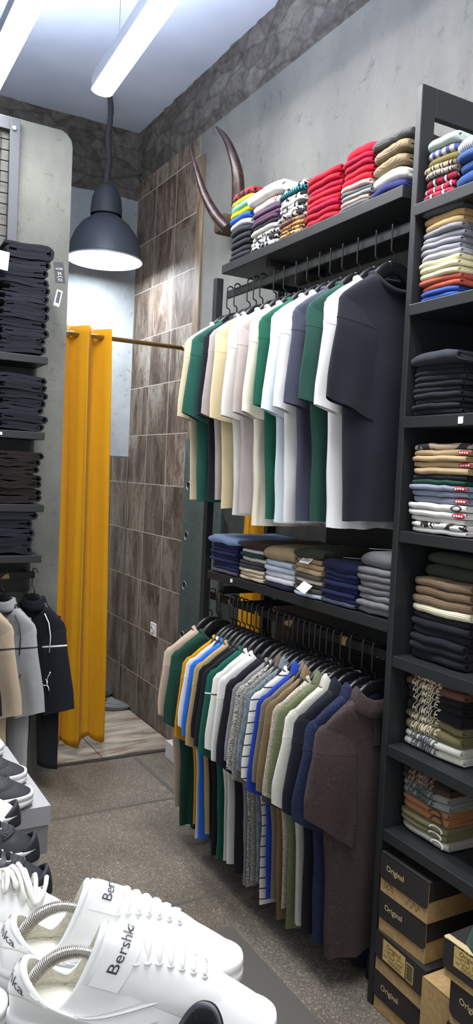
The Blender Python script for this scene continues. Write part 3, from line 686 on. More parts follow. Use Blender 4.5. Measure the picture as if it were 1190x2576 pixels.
# ---- lower shelf of the shirt bay
G3 = 'folded clothes on the lower shelf'
zl = SH_Z['low']
def lp(ph, u0, u1, ut, vt, items, **k):
    vb = lambda u: 1427+(u-526)*.284
    y0, y1 = yfront(u0, vb(u0), zl), yfront(u1, vb(u1), zl)
    return pile(ph, G3, zl, y0, y1, zat(ut, vt), items, **k)
nv = [f('#20244c'), f('#23284f')]
lp("the left navy pile on the lower shelf", 522, 590, 565, 1348, [(f('#4a4b55'), 'grey folded polo shirt', 1)]+[(nv[k % 2], 'navy folded polo shirt', 1) for k in range(7)]+[(f('#8a9ec4'), 'light blue folded shirt', 2.6, dict(D=.315, dx=-.01, w=1.12, puff=.35, wav=.006))], name='folded_polo', cat='folded shirt')
lp("the mixed pile on the lower shelf", 595, 655, 625, 1362, [(f('#cdbfa6'), 'beige folded polo shirt', 1), (f('#c9baa2'), 'beige folded polo shirt', 1), (f('#cbbda4'), 'beige folded polo shirt', 1), (f('#36353e'), 'charcoal folded polo shirt', .9), (f('#3d3b42'), 'charcoal folded polo shirt', .9), (f('#d3d0c6'), 'off-white folded polo shirt', 1), (f('#1d3a35'), 'bottle green folded polo shirt', 1), (f('#d9d9dc'), 'white folded polo shirt', .9), (f('#3a2c26'), 'dark brown folded shirt', 2.2, dict(D=.315, w=1.3, dy=-.02, puff=.4, wav=.006))], name='folded_polo')
lp("the pale pile on the lower shelf", 658, 728, 690, 1375, [(f('#22253a'), 'navy folded polo shirt', .9), (f('#dcdde2'), 'white folded polo shirt', 1), (f('#d8dae0'), 'white folded polo shirt', 1), (f('#bcc6d2'), 'pale blue folded polo shirt', 1), (f('#b7c3d0'), 'pale blue folded polo shirt', 1.1), (f('#a28f70'), 'tan folded shirt', 2.6, dict(D=.315, dx=-.012, w=1.12, puff=.35, wav=.006))], name='folded_polo')
tg = lp("the beige pile on the lower shelf", 732, 800, 765, 1378, [(f('#aab6cc'), 'light blue folded polo shirt', .8), (f('#4f4d44'), 'dark khaki folded polo shirt', 1), (f('#4c4a42'), 'dark khaki folded polo shirt', .9), (f('#cfc7b6'), 'off-white folded polo shirt', .8), (f('#544f40'), 'khaki folded polo shirt', 1), (f('#b7a281'), 'beige folded polo shirt', 1), (f('#a8906e'), 'tan folded polo shirt', 1.1), (f('#9c8463'), 'tan folded polo shirt', 1), (f('#3a3d31'), 'olive folded shirt', 2.2, dict(D=.315, w=1.05, puff=.4, wav=.006))], name='folded_polo')
ng = lp("the right navy pile on the lower shelf", 803, 886, 845, 1412, [(f('#43495e'), 'slate folded polo shirt', 1)]+[(nv[k % 2], 'navy folded polo shirt', 1.1) for k in range(6)]+[(f('#1e2344'), 'navy folded shirt', 2.6, dict(D=.315, w=1.1, puff=.4, wav=.006))], name='folded_polo')
gp = [f('#77777a'), f('#727275')]
gg = lp("the grey pile on the lower shelf", 889, 976, 935, 1392, [(gp[k % 2], 'grey folded trousers', 1) for k in range(7)]+[(f('#6c6c6e'), 'grey folded trousers', 2.4, dict(D=.315, w=1.02, puff=.3, wav=.006))], **tro)
def hang_tag(label, loc, rx, ry, rz, w=.035, h=.062, txt=None, dark=False):
    t_ = thing('hang_tag', label, 'tag', loc); t_.rotation_euler = (rx, ry, rz)
    m = MB(); m.box((0, 0, 0), (w, .0008, h), 0, 0); m.build('card', simple('#3b3c40', .5, name='dark_card') if dark else WHITEP, t_)
    for k, (s_, z_, sz) in enumerate(txt or []):
        text_mesh(s_, sz, lambda u, v, z_=z_: (u, -.0009, v+z_), 'lettering', simple('#e9e9e6', .6, name='white_print') if dark else simple('#333338', .6, name='dark_print'), t_)
    return t_
def on_top(o3, u=0.06, v=0.0):
    o, h, w, sk = o3; return o.matrix_basis @ Vector((u, v, h+.002))
# small paper tags lying on the lower shelf's clothes
q = on_top(gg[-1], .07, .05); hang_tag('white barcode tag on the topmost grey trousers of the lower shelf', q+Vector((0, 0, .004)), PI/2, .15, .9, .024, .09, [('||||||', .02, .014)])
q = on_top(ng[-1], .09, .02); hang_tag('white tag on the topmost navy shirt of the lower shelf', q+Vector((0, 0, .004)), PI/2, .1, .7, .028, .075)
o, h, w, sk = tg[-2]; q = o.matrix_basis @ Vector((-.006, 0, h*.6)); hang_tag('white tag hanging over the tan polo below the olive shirt', q, -.9, 0, PI/2-PI, .06, .03, [('ZARA', .0, .019)])
o, h, w, sk = tg[3]; q = o.matrix_basis @ Vector((-.022, -.02, -.012)); hang_tag('white tag hanging from the khaki pile on the lower shelf', q, -.8, .2, -PI/2, .055, .04)
# ------------------------------------------------------------------ hangers and hanging garments
def hook_pts(neck=-.122):
    R = .0155; pts = [(0.0, 0, neck), (0.0, 0, neck+.022), (-.003, 0, neck+.027), (-.0155, 0, neck+.033), (-.0165, 0, neck+.040), (-.0165, 0, -.014)]
    for i in range(1, 14):
        a = PI*1.15*i/13; pts.append((-R*math.cos(a)-.001, 0, -.010+R*math.sin(a)))
    return pts
DROP = .034
def hanger_meshes():
    h = MB(); h.tube(hook_pts(), .0028, 8)
    b = MB()
    HT = [(0, .106, .040, .012), (.03, .112, .040, .016), (.055, .130, .036, .021), (.085, .157, .032, .024), (.118, .187, .028, .022), (.148, .209, .023, .018), (.170, .226, .016, .012)]
    for s in (-1, 1):
        rows = []
        for i in range(25):
            xx = .170*i/24; k = max(0, [q for q in range(6) if HT[q][0] <= xx][-1]); p_, q_ = HT[k], HT[k+1]; u = (xx-p_[0])/(q_[0]-p_[0])
            z, hh, th = (-(p_[1]+(q_[1]-p_[1])*u), p_[2]+(q_[2]-p_[2])*u, p_[3]+(q_[3]-p_[3])*u)
            y0 = -.1*xx*xx; z -= DROP; sl_ = .62*min(1, xx/.05)
            rows.append([(s*(xx+hh*.5*math.sin(a*PI/8)*sl_), y0+th*.5*math.copysign(abs(math.cos(a*PI/8))**.6, math.cos(a*PI/8)), z+hh*.5*math.copysign(abs(math.sin(a*PI/8))**.6, math.sin(a*PI/8))) for a in range(16)])
        b.grid(rows, True, True, True, True)
    b.box((0, 0, -.104-DROP), (.046, .015, .036), 0, .004)
    return h, b
HK_, HB_ = hanger_meshes()
def hanger(label, loc, rz, group, scale=1.0):
    t_ = thing('clothes_hanger', label, 'hanger', loc, rz, group)
    if 'hk' not in COUNT:
        COUNT['hk'] = HK_.build('hook', HANG, t_); COUNT['hb'] = HB_.build('shoulder_bar', HANG, t_)
    else: copyobj(COUNT['hk'], t_); copyobj(COUNT['hb'], t_)
    return t_
def lerp(tab, z):
    """piecewise values of a table [(z, a, b, ...)] with falling z"""
    if z >= tab[0][0]: return tab[0][1:]
    for p, q in zip(tab, tab[1:]):
        if z >= q[0]:
            k = (p[0]-z)/(p[0]-q[0]); k = k*k*(3-2*k)*.5+k*.5
            return tuple(a+(b-a)*k for a, b in zip(p[1:], q[1:]))
    return tab[-1][1:]
def body_mesh(seed, hem=-.97, th=.034, hw=.16, folds=.5, dip=.055, cut=1.0, n=44, rows_=34):
    tab = [(-.136, -.084, .084, .034), (-.147, -.104, .104, .034), (-.168, -.136, .136, .031), (-.190, -.170, .170, .027), (-.214, -.199, .199, .023), (-.242, -.212, .212, .021),
           (-.33, -.203, .203, th*.8), (-.45, -.182, .182, th), (-.7, -(hw+.01), hw+.01, th), (hem, -hw, hw, th*1.05)]
    m = MB(); rows = []
    for i in range(rows_+1):
        k = i/rows_; z = -.136+(hem+.136)*(k**1.35)
        xl, xr, t_ = lerp(tab, z); g = max(0, (-.24-z))/.74
        row = []
        for j in range(n):
            a = 2*PI*j/n; c, s = math.cos(a), math.sin(a)
            x = (xl+xr)/2+(xr-xl)/2*(abs(c)**.8*(1 if c > 0 else -1)); y = t_*(abs(s)**.75*(1 if s > 0 else -1))
            f_ = folds*g*(.015*math.sin(x*34+seed*3.3+z*3)+.009*math.sin(x*71+seed*7.1-z*4)+.014*ns(x*9, z*4, seed))
            y += f_+.004*ns(x*20, z*9, seed)*min(1, g*6)
            x += .008*g*ns(z*5, seed*2.2)+.006*g*math.sin(a*5+seed)
            y *= cut
            zz = z
            if s <= .15: zz = min(zz, -.136-(dip if s < -.02 else dip*.5)*max(0, 1-(x/.086)**2)**.6)
            if i >= rows_-1: zz += .006*ns(x*14, seed)
            if i == rows_-2: y *= .97
            row.append((x, y, zz))
        rows.append(row)
    m.grid(rows, True); return m
def neck_ring(dip=.055, r=.0075, n=40, up=.006):
    pts = []
    for j in range(n):
        a = 2*PI*j/n; c, s = math.cos(a), math.sin(a)
        x = .086*(abs(c)**.8*(1 if c > 0 else -1))
        pts.append((x, .036*(abs(s)**.75*(1 if s > 0 else -1)), -.136+up-((dip if s < 0 else .006)*max(0, 1-(x/.087)**2)**.6)))
    return pts
def sleeve_mesh(side, seed, ang=.10, L=.34, x0=.13, z0=-.215, w0=.068, w1=.095, th=.019, yo=-.018, n=28, rows_=16, wob=1.0, tilt=.2):
    """flat hanging short sleeve; side -1 is the aisle side"""
    m = MB(); rows = []
    ax = (side*math.sin(ang), -math.cos(ang)); pp = (side*math.cos(ang), math.sin(ang))
    for i in range(rows_+1):
        k = i/rows_; kk = k
        pp = (side*math.cos(ang+tilt*k), math.sin(ang+tilt*k)); cx = side*x0+ax[0]*L*kk; cz = z0+ax[1]*L*kk
        w = w0+(w1-w0)*min(1, kk*1.25); t_ = th*(.55+.45*min(1, k*2))
        if i == 0: w *= .80; t_ *= .5
        yk = yo*min(1, k*3.2)
        if i == 4: t_ *= 1.10; w *= 1.012
        row = []
        for j in range(n):
            a = 2*PI*j/n; c, s = math.cos(a), math.sin(a)
            u = w*(abs(c)**.8*(1 if c > 0 else -1)); y = t_*(abs(s)**.75*(1 if s > 0 else -1))
            y += wob*k*(.006*math.sin(u*52+seed*5)+.006*ns(u*14, k*3, seed))
            if i == rows_-2: y *= .94
            zc = .018*(1-k)*(1-abs(c))   # rounded shoulder end
            row.append((cx+pp[0]*u+ax[0]*0, yk+y-.006*k, cz+pp[1]*u+(zc if i == 0 else 0)+(.004*ns(u*18, seed, 2) if i == rows_ else 0)))
        rows.append(row)
    m.grid(rows, True, True, True, False); return m
SHAPES = {}
def shirt(label, cat, mat, loc, rz, group, kind='tee', seed=0, name='hanging_shirt', ang=.10, sl=.34, hem=-.97, th=.024, yo=-.016, sw=.095, collar=None, dip=.055, x0=.13, hw=.16, wob=1.0, piping=None, sleeve_mat=None, cuff=None, folds=.55, sth=.016, ps=-1, ys=1.0, tilt=.2):
    loc = (loc[0], loc[1], loc[2]-DROP); hem += .055-.034*0
    t_ = thing(name, label, cat, loc, rz, group); t_.scale = (1, ys, 1)
    body_mesh(seed, hem, th, hw, folds, dip).build('body', mat, t_)
    for s in (-1, 1):
        o = sleeve_mesh(s, seed+s, ang, sl+.035, x0+.008, -.215, .068, sw, sth, yo, wob=wob, tilt=tilt if s == ps else .1).build('sleeve', sleeve_mat or mat, t_)
        if cuff and s == ps:
            k1 = sleeve_mesh(s, seed+s, ang, sl+.035, x0+.008, -.215, .068, sw, sth+.001, yo, wob=wob, tilt=tilt); R_ = k1.v; nn = 28
            c = MB(); c.grid([R_[r*nn:(r+1)*nn] for r in (15, 16)], True); c.build('cuff', cuff, o)
        if piping and s == ps:
            k1 = sleeve_mesh(s, seed+s, ang, sl+.035, x0+.008, -.215, .068, sw, sth+.0012, yo, wob=wob, tilt=tilt).v; nn = 28
            c = MB(); rr = 4; c.grid([k1[rr*nn:(rr+1)*nn], [(a+(b-a)*.30, a2+(b2-a2)*.30, a3+(b3-a3)*.3) for (a, a2, a3), (b, b2, b3) in zip(k1[rr*nn:(rr+1)*nn], k1[(rr+1)*nn:(rr+2)*nn])]], True)
            c.build('piping', piping, o)
            c = MB(); c.tube([(ps*.095, -.036, -.172), (ps*.125, -.038, -.215), (ps*.140, -.040, -.28), (ps*.135, -.040, -.36)], .003, 6); c.build('piping', piping, t_)
    for sl_o in [c_ for c_ in t_.children if c_.name.startswith('sleeve')]:
        vs_ = sl_o.data.vertices; c = MB(); c.tube([vs_[4*28+q].co for q in range(28)], .0011, 5, True); c.build('seam', sleeve_mat or mat, sl_o)
    if kind == 'tee':
        c = MB(); c.tube(neck_ring(dip, up=.003), .0085, 8, True); c.build('collar', collar or mat, t_)
    elif kind == 'polo':
        c = MB(); rg = neck_ring(dip*.8, n=40); rows = []
        for k in range(5):
            kk = k/4; rows.append([(x*(.78+.32*kk), y*(.80+.40*kk)-.004*kk, z+.028-.052*kk+(.018*math.sin(kk*PI))) for x, y, z in rg])
        c.grid(rows, True); o = c.build('collar', collar or mat, t_, False)
        md = o.modifiers.new('thick', 'SOLIDIFY'); md.thickness = .003
        c = MB(); c.box((0, -th-.003, -.24), (.028, .003, .10), 0, .001); c.build('placket', mat, t_)
    elif kind == 'high':
        c = MB(); rg = neck_ring(dip*.5, n=40); rows = []
        for k in range(4):
            kk = k/3; rows.append([(x*(1-.25*kk), y*(1-.1*kk), z-.012+.050*kk) for x, y, z in rg])
        c.grid(rows, True); o = c.build('collar', collar or mat, t_, False); md = o.modifiers.new('thick', 'SOLIDIFY'); md.thickness = .004
    return t_
GS, GH = 't-shirts on the upper rail', 'hangers on the upper rail'
BG, GRN, BLK2, TAU, TAN, OFF, CRM = f('#c9bb9c'), f('#27544a'), f('#1f2129'), f('#a89c9b'), f('#cdbf9a'), f('#d6d2cd'), f('#e1dbc6')
UPPER = [  # y of the hook along the rail, material, words, angle, sleeve length, hem, turn
    (3.049, BG, 'beige t-shirt at the far left end of the upper rail', .06, .36, -.96, -.02), (2.985, GRN, 'bottle green t-shirt near the far left end of the upper rail', .12, .36, -.965, .06),
    (2.872, BLK2, 'black t-shirt between the green and the taupe ones', .02, .36, -.95, 0), (2.820, TAU, 'taupe t-shirt, fourth from the left on the upper rail', .06, .36, -.95, .02),
    (2.768, TAN, 'sand coloured t-shirt right of the taupe one, upper rail', .0, .37, -.98, -.02), (2.662, OFF, 'off-white t-shirt between the sand and taupe ones, upper rail', .05, .37, -1.0, .0),
    (2.590, f('#b0a5a3'), 'pinkish taupe t-shirt in the left half of the upper rail', .02, .36, -.99, .05), (2.505, CRM, 'cream t-shirt with wide hem mid upper rail', .08, .37, -1.03, .08),
    (2.430, f('#1f5745'), 'green t-shirt squeezed beside the cream one, upper rail', .02, .34, -1.0, -.05), (2.352, f('#cfd9e0'), 'icy pale blue t-shirt in the middle of the upper rail', .10, .37, -1.01, .05),
    (2.285, f('#dbdcdb'), 'white t-shirt right of the icy blue one, upper rail', .04, .36, -1.0, .0), (2.215, f('#454858'), 'slate navy t-shirt, fourth from the right on the upper rail', .05, .35, -.99, .02),
    (2.130, f('#27483f'), 'dark green t-shirt, third from the right on the upper rail', .03, .34, -.985, -.02), (2.035, f('#e8e8e8'), 'bright white t-shirt, second from the right on the upper rail', .07, .37, -1.0, .04),
    (1.955, f('#262830'), 'large black t-shirt at the right end of the upper rail', .10, .36, -.97, .0)]
for i, (y, mt, w, a, sl, hem, rz) in enumerate(UPPER):
    gp_ = min([abs(y-q[0]) for q in UPPER if q[0] != y]); rz *= .35
    hanger('black hanger holding the '+w.split(',')[0], (XU, y, ZU+.0085), rz, GH)
    shirt(w, 't-shirt', mt, (XU, y, ZU+.0085), rz, GS, 'tee', i*1.37+.3, ang=a*.6+.01, sl=sl-.04, hem=hem, tilt=.16+a, th=.026 if i < 14 else .034, sw=.088 if i < 14 else .098, yo=-.020, x0=.135, name='hanging_t_shirt', hw=.155, ys=min(1, gp_/.068))
# lower rail
GS2, GH2 = 'shirts on the lower rail', 'hangers on the lower rail'
MELBW = f('#d8d5cc', 'melange', '#25252a', .8); MELG = f('#a9a8a2', 'melange', '#57565a', 1.0); MELC = f('#cfc8b6', 'melange', '#8b8474', .9)
SLB = f('#8b97a3', 'slub', '#4a545e', .8)
STR = f('#dcd9d0', 'stripe', '#3a3d4a', .9)
LOW = [
    (3.035, f('#b3a08c'), 'beige tee at the far left end of the lower rail', 'tee', .16, None), (2.965, f('#1d3f35'), 'dark green tee second from the left, lower rail', 'tee', .20, None),
    (2.845, f('#c98f1d'), 'mustard tee peeking out left on the lower rail', 'tee', .12, None), (2.815, f('#d9d9de'), 'white tee with a long sleeve beside the mustard one', 'tee', .26, None),
    (2.780, f('#2f6fd0'), 'bright blue tee in the left third of the lower rail', 'tee', .20, None), (2.740, f('#ad9568'), 'khaki tan tee right of the bright blue one', 'tee', .14, None),
    (2.700, f('#1b1c22'), 'black tee right of the khaki tan one', 'tee', .20, None), (2.665, f('#22242b'), 'black tee left of the piped green one', 'tee', .12, None),
    (2.625, f('#1e5a4c'), 'green tee with white piping on the lower rail', 'tee', .22, 'w'), (2.582, f('#d9d8d0'), 'off-white tee with black piping on the lower rail', 'tee', .14, 'k'),
    (2.535, f('#dcdcd8'), 'plain white tee left of the big black sleeve, lower rail', 'tee', .08, None), (2.475, f('#202128'), 'black tee with a wide sleeve mid lower rail', 'tee', .30, None),
    (2.425, f('#8f8d90', 'rib', 'z', 1.2), 'grey waffle knit shirt mid lower rail', 'tee', .20, None), (2.392, MELBW, 'black and white flecked knit shirt on the lower rail', 'tee', .18, None),
    (2.362, MELG, 'grey melange knit polo with brown collar', 'polo', .18, None), (2.330, SLB, 'blue-grey slub knit shirt on the lower rail', 'polo', .20, None),
    (2.292, STR, 'cream knit shirt with thin dark stripes', 'tee', .22, None), (2.255, f('#2845a8'), 'royal blue polo between the striped and brown ones', 'polo', .14, None),
    (2.222, f('#7b6f62'), 'brown-grey high neck shirt right of the royal blue one', 'high', .16, None), (2.190, f('#8b7657', 'rib', 'x', .8), 'tan ribbed polo on the lower rail', 'polo', .18, None),
    (2.152, MELC, 'cream flecked knit shirt with dark cuff', 'tee', .20, None), (2.115, f('#5d6848', 'melange', '#79805f', .9), 'olive green knit polo on the lower rail', 'polo', .18, None),
    (2.072, f('#d9d7cc', 'rib', 'z', 2.0), 'off-white polo in the right third of the lower rail', 'polo', .22, None), (2.020, f('#20222b'), 'black polo right of the off-white one', 'polo', .22, None),
    (1.955, f('#2b3150', 'melange', '#20243c', .6), 'navy polo second from the right, lower rail', 'polo', .16, None), (1.905, f('#4a3e3d', 'melange', '#3d3232', .5), 'dark brown polo at the right end of the lower rail', 'polo', .26, None)]
PW, PK = simple('#ececec', .7, name='white_piping'), simple('#2a2a2e', .7, name='black_piping')
for i, (y, mt, w, kd, a, pip) in enumerate(LOW):
    rz = .012*math.sin(i*2.3); big = i >= 22; gp_ = min([abs(y-q[0]) for q in LOW if q[0] != y])
    hanger('black hanger holding the '+' '.join(w.split(',')[0].split()[:11]), (XL, y, ZL+.0085), rz, GH2)
    hem = -.99+rnd.uniform(-.03, .05)
    if i == len(LOW)-1: hem = -.99
    shirt(w, 'shirt', mt, (XL, y, ZL+.0085), rz, GS2, kd, i*1.91+.7, ang=a*.30-.01, tilt=.25+a*1.1, sl=.285+(.005 if i == 25 else .025 if big else .02*(i % 3)), hem=hem-.03, th=.020 if i < 22 else .028, sw=.098+(.020 if big else 0), yo=-.014 if i < 22 else -.026,
          piping={'w': PW, 'k': PK, None: None}[pip], x0=.148, hw=.145, sth=.013 if i < 22 else .02, name='hanging_shirt' if kd != 'polo' else 'hanging_polo',
          collar=f('#6d5f52') if i == 14 else None, cuff=f('#3a3a36') if i == 20 else None, ys=max(.38, min(1, gp_/.062)))

# ------------------------------------------------------------------ left wall unit with jeans
YL = 3.73
t = thing('jeans_shelf_unit', 'black wall shelf unit stacked with dark jeans on the left', 'shelf', (.5, YL, 0))
LZ = []
for k, (u, vt, vb) in enumerate(((121, 898, 915), (113, 1088, 1103), (111, 1270, 1286), (105, 1397, 1414))):
    a, b_ = at(u, vt, 1, YL), at(u, vb, 1, YL); LZ.append(a.z)
    bp('shelf', -.6, a.x, YL, YP-.026, a.z-.036, a.z, BLACK, t)
bx_ = at(91, 950, 1, YP-.02).x
bp('back_panel', -.6, bx_, YP-.025, YP-.002, .98, 2.30, BLACK, t)
ZR = at(87, 1440, 1, YL+.10).z
bp('rail', -.5, at(87, 1440, 1, YL+.10).x, YL+.092, YL+.106, ZR-.028, ZR+.006, railmat(), t)
bp('rail_arm', bx_-.05, bx_-.03, YL+.106, YP-.026, ZR-.024, ZR, BLACK, t)
bp('sticker', at(2, 1094, 1, YL).x-.006, at(2, 1094, 1, YL).x+.006, YL-.0012, YL-.0002, LZ[1]-.024, LZ[1]-.010, WHITEP, t)
JN = [f('#23252c'), f('#1f2127'), f('#272931'), f('#202228')]
JB = [f('#25211f'), f('#211e1d')]
GJ = 'jeans on the left wall shelves'
def jeans_mesh(D, W, H, seed):
    """trousers folded over several times: loops of cloth at both ends, open towards the viewer"""
    m = MB(); T = H*.2
    def tr(pr, sx, ox, oh): return [(ox+(d if sx > 0 else -d), h+oh) for d, h in pr]
    parts = [tr(prof_u(D, H, T, H*.55), 1, 0, 0)]
    Hi = H-2*T*1.05
    parts.append(tr(prof_u(D-.03, Hi, Hi*.36, Hi*.6, 5, 6), -1, D-.006, T*1.04) if seed % 2 else tr(prof_u(D-.05, Hi, Hi*.36, Hi*.6, 5, 6), 1, .02, T*1.04))
    parts.append(tr(prof_u(D*.6, Hi*.24, Hi*.1, Hi*.12, 4, 4), 1, .05+.02*math.sin(seed*5), T*1.04+Hi*.38))
    for pr in parts:
        rows = []
        for i in range(7):
            w = -W/2+W*i/6; row = []
            for d, h in pr:
                b_ = .0065*math.sin(d*21+seed*1.7)*.6+.006*ns(d*14, seed*2.3, w*7)+.003*ns(d*38, seed*3.3)
                row.append((d+.006*ns(h*50, seed, w*6), w, h+b_))
            rows.append(row)
        m.grid(rows, True, True, True, True)
    return m
def jeans_pile(ph, z0, xr, ztop, n, D, mats, big=0, fan=0.0):
    H = (ztop-z0)/(n+big*.8); z = z0+.008
    for k in range(n):
        h = H*(1.8 if k >= n-big and big else 1); pos = 'topmost' if k == n-1 else ('lowest' if k == 0 else ORD[n-1-k]+' from top')
        o = jeans_mesh(D+rnd.uniform(-.02, .02), .24, h*.97, k+rnd.randint(0, 40)).build('folded_jeans', mats[k % len(mats)])
        o.location = (xr+rnd.uniform(-.012, .012)+fan*max(0, k-n+3), YL+.13+rnd.uniform(-.004, .006), z); o.rotation_euler[2] = PI+rnd.uniform(-.03, .03)
        tag(o, f'dark folded jeans, {pos} in {ph}', 'jeans', GJ); z += h
    return o
jx = [at(u, v, 1, YL) for u, v in ((122, 870), (116, 1060), (104, 1250), (88, 1380))]
jt = [at(u, v, 1, YL).z for u, v in ((60, 612), (60, 945), (60, 1140), (40, 1290))]
jeans_pile('the tall pile on the upper left shelf', LZ[0], jx[0].x, jt[0], 12, .235, JN, 1, .012)
jeans_pile("the left unit's second shelf", LZ[1], jx[1].x, jt[1], 7, .235, JN)
jeans_pile("the left unit's third shelf", LZ[2], jx[2].x, jt[2], 7, .25, JB)
jeans_pile("the left unit's lowest shelf", LZ[3], jx[3].x, jt[3], 5, .235, JN)
for k in range(4): jeans_pile(('the tall pile cut by the left photo edge', "the second shelf's pile at the left edge", "the third shelf's pile at the left edge", "the lowest shelf's pile at the left edge")[k], LZ[k], jx[k].x-.27, LZ[k]+(jt[k]-LZ[k])*.8, (9, 6, 6, 4)[k], .25, JN if k != 2 else JB)
p = at(150, 668, 1, YL-.03)
t = hang_tag('dark cardboard brand tag dangling from the jeans pile on the left', p+Vector((0, 0, -.034)), 0, -.14, .1, .05, .098, [('M.CLEB', .018, .0105), ('M', -.006, .024)], True)
m = MB(); m.tube([(-.014+.028*i/10, -.001, -.022+.004*math.sin(PI*i/10)) for i in range(11)], .0011, 5); m.tube([(-.010, -.001, -.028), (-.007, -.001, -.038), (.012, -.001, -.038)], .0012, 5); m.tube([(-.006, -.001, -.027), (.002, -.001, -.033), (.006, -.001, -.028), (.010, -.001, -.035)], .0012, 5); m.build('printed_emblem', WHITEP, t)
m = MB(); m.tube([(0, 0, .045), (.002, .004, .06), (-.002, .02, .075)], .0008, 5); m.build('string', HANG, t)
p = at(146, 750, 1, YL-.028)
t = hang_tag('small white tag below the dark brand tag', p, 0, .2, .1, .029, .078)
m = MB(); m.box((0, -.0009, .004), (.018, .0006, .056), 0, 0); m.build('label_panel', f('#3b3c44', 'melange', '#6a6b72', 1.2), t)
p = at(8, 655, 1, YL-.03); hang_tag('large white paper tag on the jeans at the left edge', p, 0, .08, .0, .05, .085)

# hanging sets on the left rail
XJ = at(87, 1440, 1, YL+.10).x
GSL, GHL = 'tracksuits on the left rail', 'hangers on the left rail'
def trousers(label, mat, loc, rz, seed, length=.80):
    t_ = thing('hanging_trousers', label, 'trousers', loc, rz, 'tracksuit trousers on the left rail')
    for s in (-1, 1):
        rows = []
        for i in range(25):
            k = i/24; z = -.30-length*k*.86; w = .085-.02*k; cx = s*(.075+.02*k)*(1 if i else 1)
            rows.append([(cx+w*(abs(math.cos(a*PI/14))**.8)*(1 if math.cos(a*PI/14) > 0 else -1)+.006*ns(z*6, seed+s), .013*math.sin(a*PI/14)+.005*math.sin((cx+w*math.cos(a*PI/14))*50+seed)*k, z) for a in range(28)])
        m = MB(); m.grid(rows, True, True, True, True); m.build('trouser_leg', mat, t_)
    m = MB(); m.grid([[(.155*math.cos(a*PI/18), .014*math.sin(a*PI/18), z) for a in range(36)] for z in (-.22, -.235, -.25, -.31)], True); m.build('waistband', mat, t_)
    return t_
def jumper_emblem(mat, par, x, y, z, s):
    """small leaping figure with a ball, printed on the sleeve"""
    m = MB()
    def limb(p, w): m.tube([(x+a*s, y, z+b*s) for a, b in p], w*s, 6)
    limb([(0, .1), (.05, .5), (.25, .85), (.45, 1.2)], .07); limb([(0, .1), (.03, -.2), (.0, -.5)], .11); limb([(.0, -.5), (-.35, -.7), (-.75, -.65)], .08); limb([(.0, -.5), (.3, -.85), (.45, -1.3)], .08); limb([(0, 0.05), (-.3, .25)], .06)
    m.lathe([(0, .14*s), (.1*s, .1*s), (.14*s, 0), (.1*s, -.1*s), (0, -.14*s)], (x+.5*s, y, z+1.35*s), 12); m.lathe([(0, .1*s), (.08*s, .06*s), (.1*s, 0), (.07*s, -.07*s), (0, -.1*s)], (x-.02*s, y, z+.26*s), 10)
    m.build('sleeve_emblem', mat, par)
LSET = [(1.0, f('#1d1f26'), 'black tracksuit top with white piping beside the yellow curtain', 'black tracksuit trousers at the right end of the left rail', PW, 0), (.860, f('#9c9d9d'), 'grey tracksuit top with black piping on the left rail', 'grey tracksuit trousers on the left rail', PK, 1),
        (.755, f('#b3a28b'), 'beige tracksuit top with black piping on the left rail', 'beige tracksuit trousers on the left rail', PK, 0), (.665, f('#1d1e25'), 'black tracksuit top cut by the left photo edge', 'black tracksuit trousers cut by the left photo edge', PW, 0)]
for i, (x, mt, w, w2, pp, em) in enumerate([(q[0]*1.06,)+q[1:] for q in LSET]):
    rz = -1.0+.03*i
    loc = (x-.03, YL+.099, ZR+.015)
    hanger('black hanger holding the '+w, loc, rz, GHL)
    s_ = shirt(w, 'tracksuit top', mt, loc, rz, GSL, 'high', i*2.3+.9, ang=.14, sl=.40, hem=-.64, th=.022, sw=.098, piping=pp, x0=.128, name='hanging_track_top', ps=1, yo=-.018, ys=.75)
    trousers(w2, mt, (loc[0]+.024*math.sin(-rz), loc[1]+.016, loc[2]), rz, i*3.1)
    if i in (0, 1):
        sl_ = [c for c in s_.children if c.name.startswith('sleeve')][1]
        jumper_emblem(PW if i == 0 else PK, sl_, .135, -.052, -.50, .034)
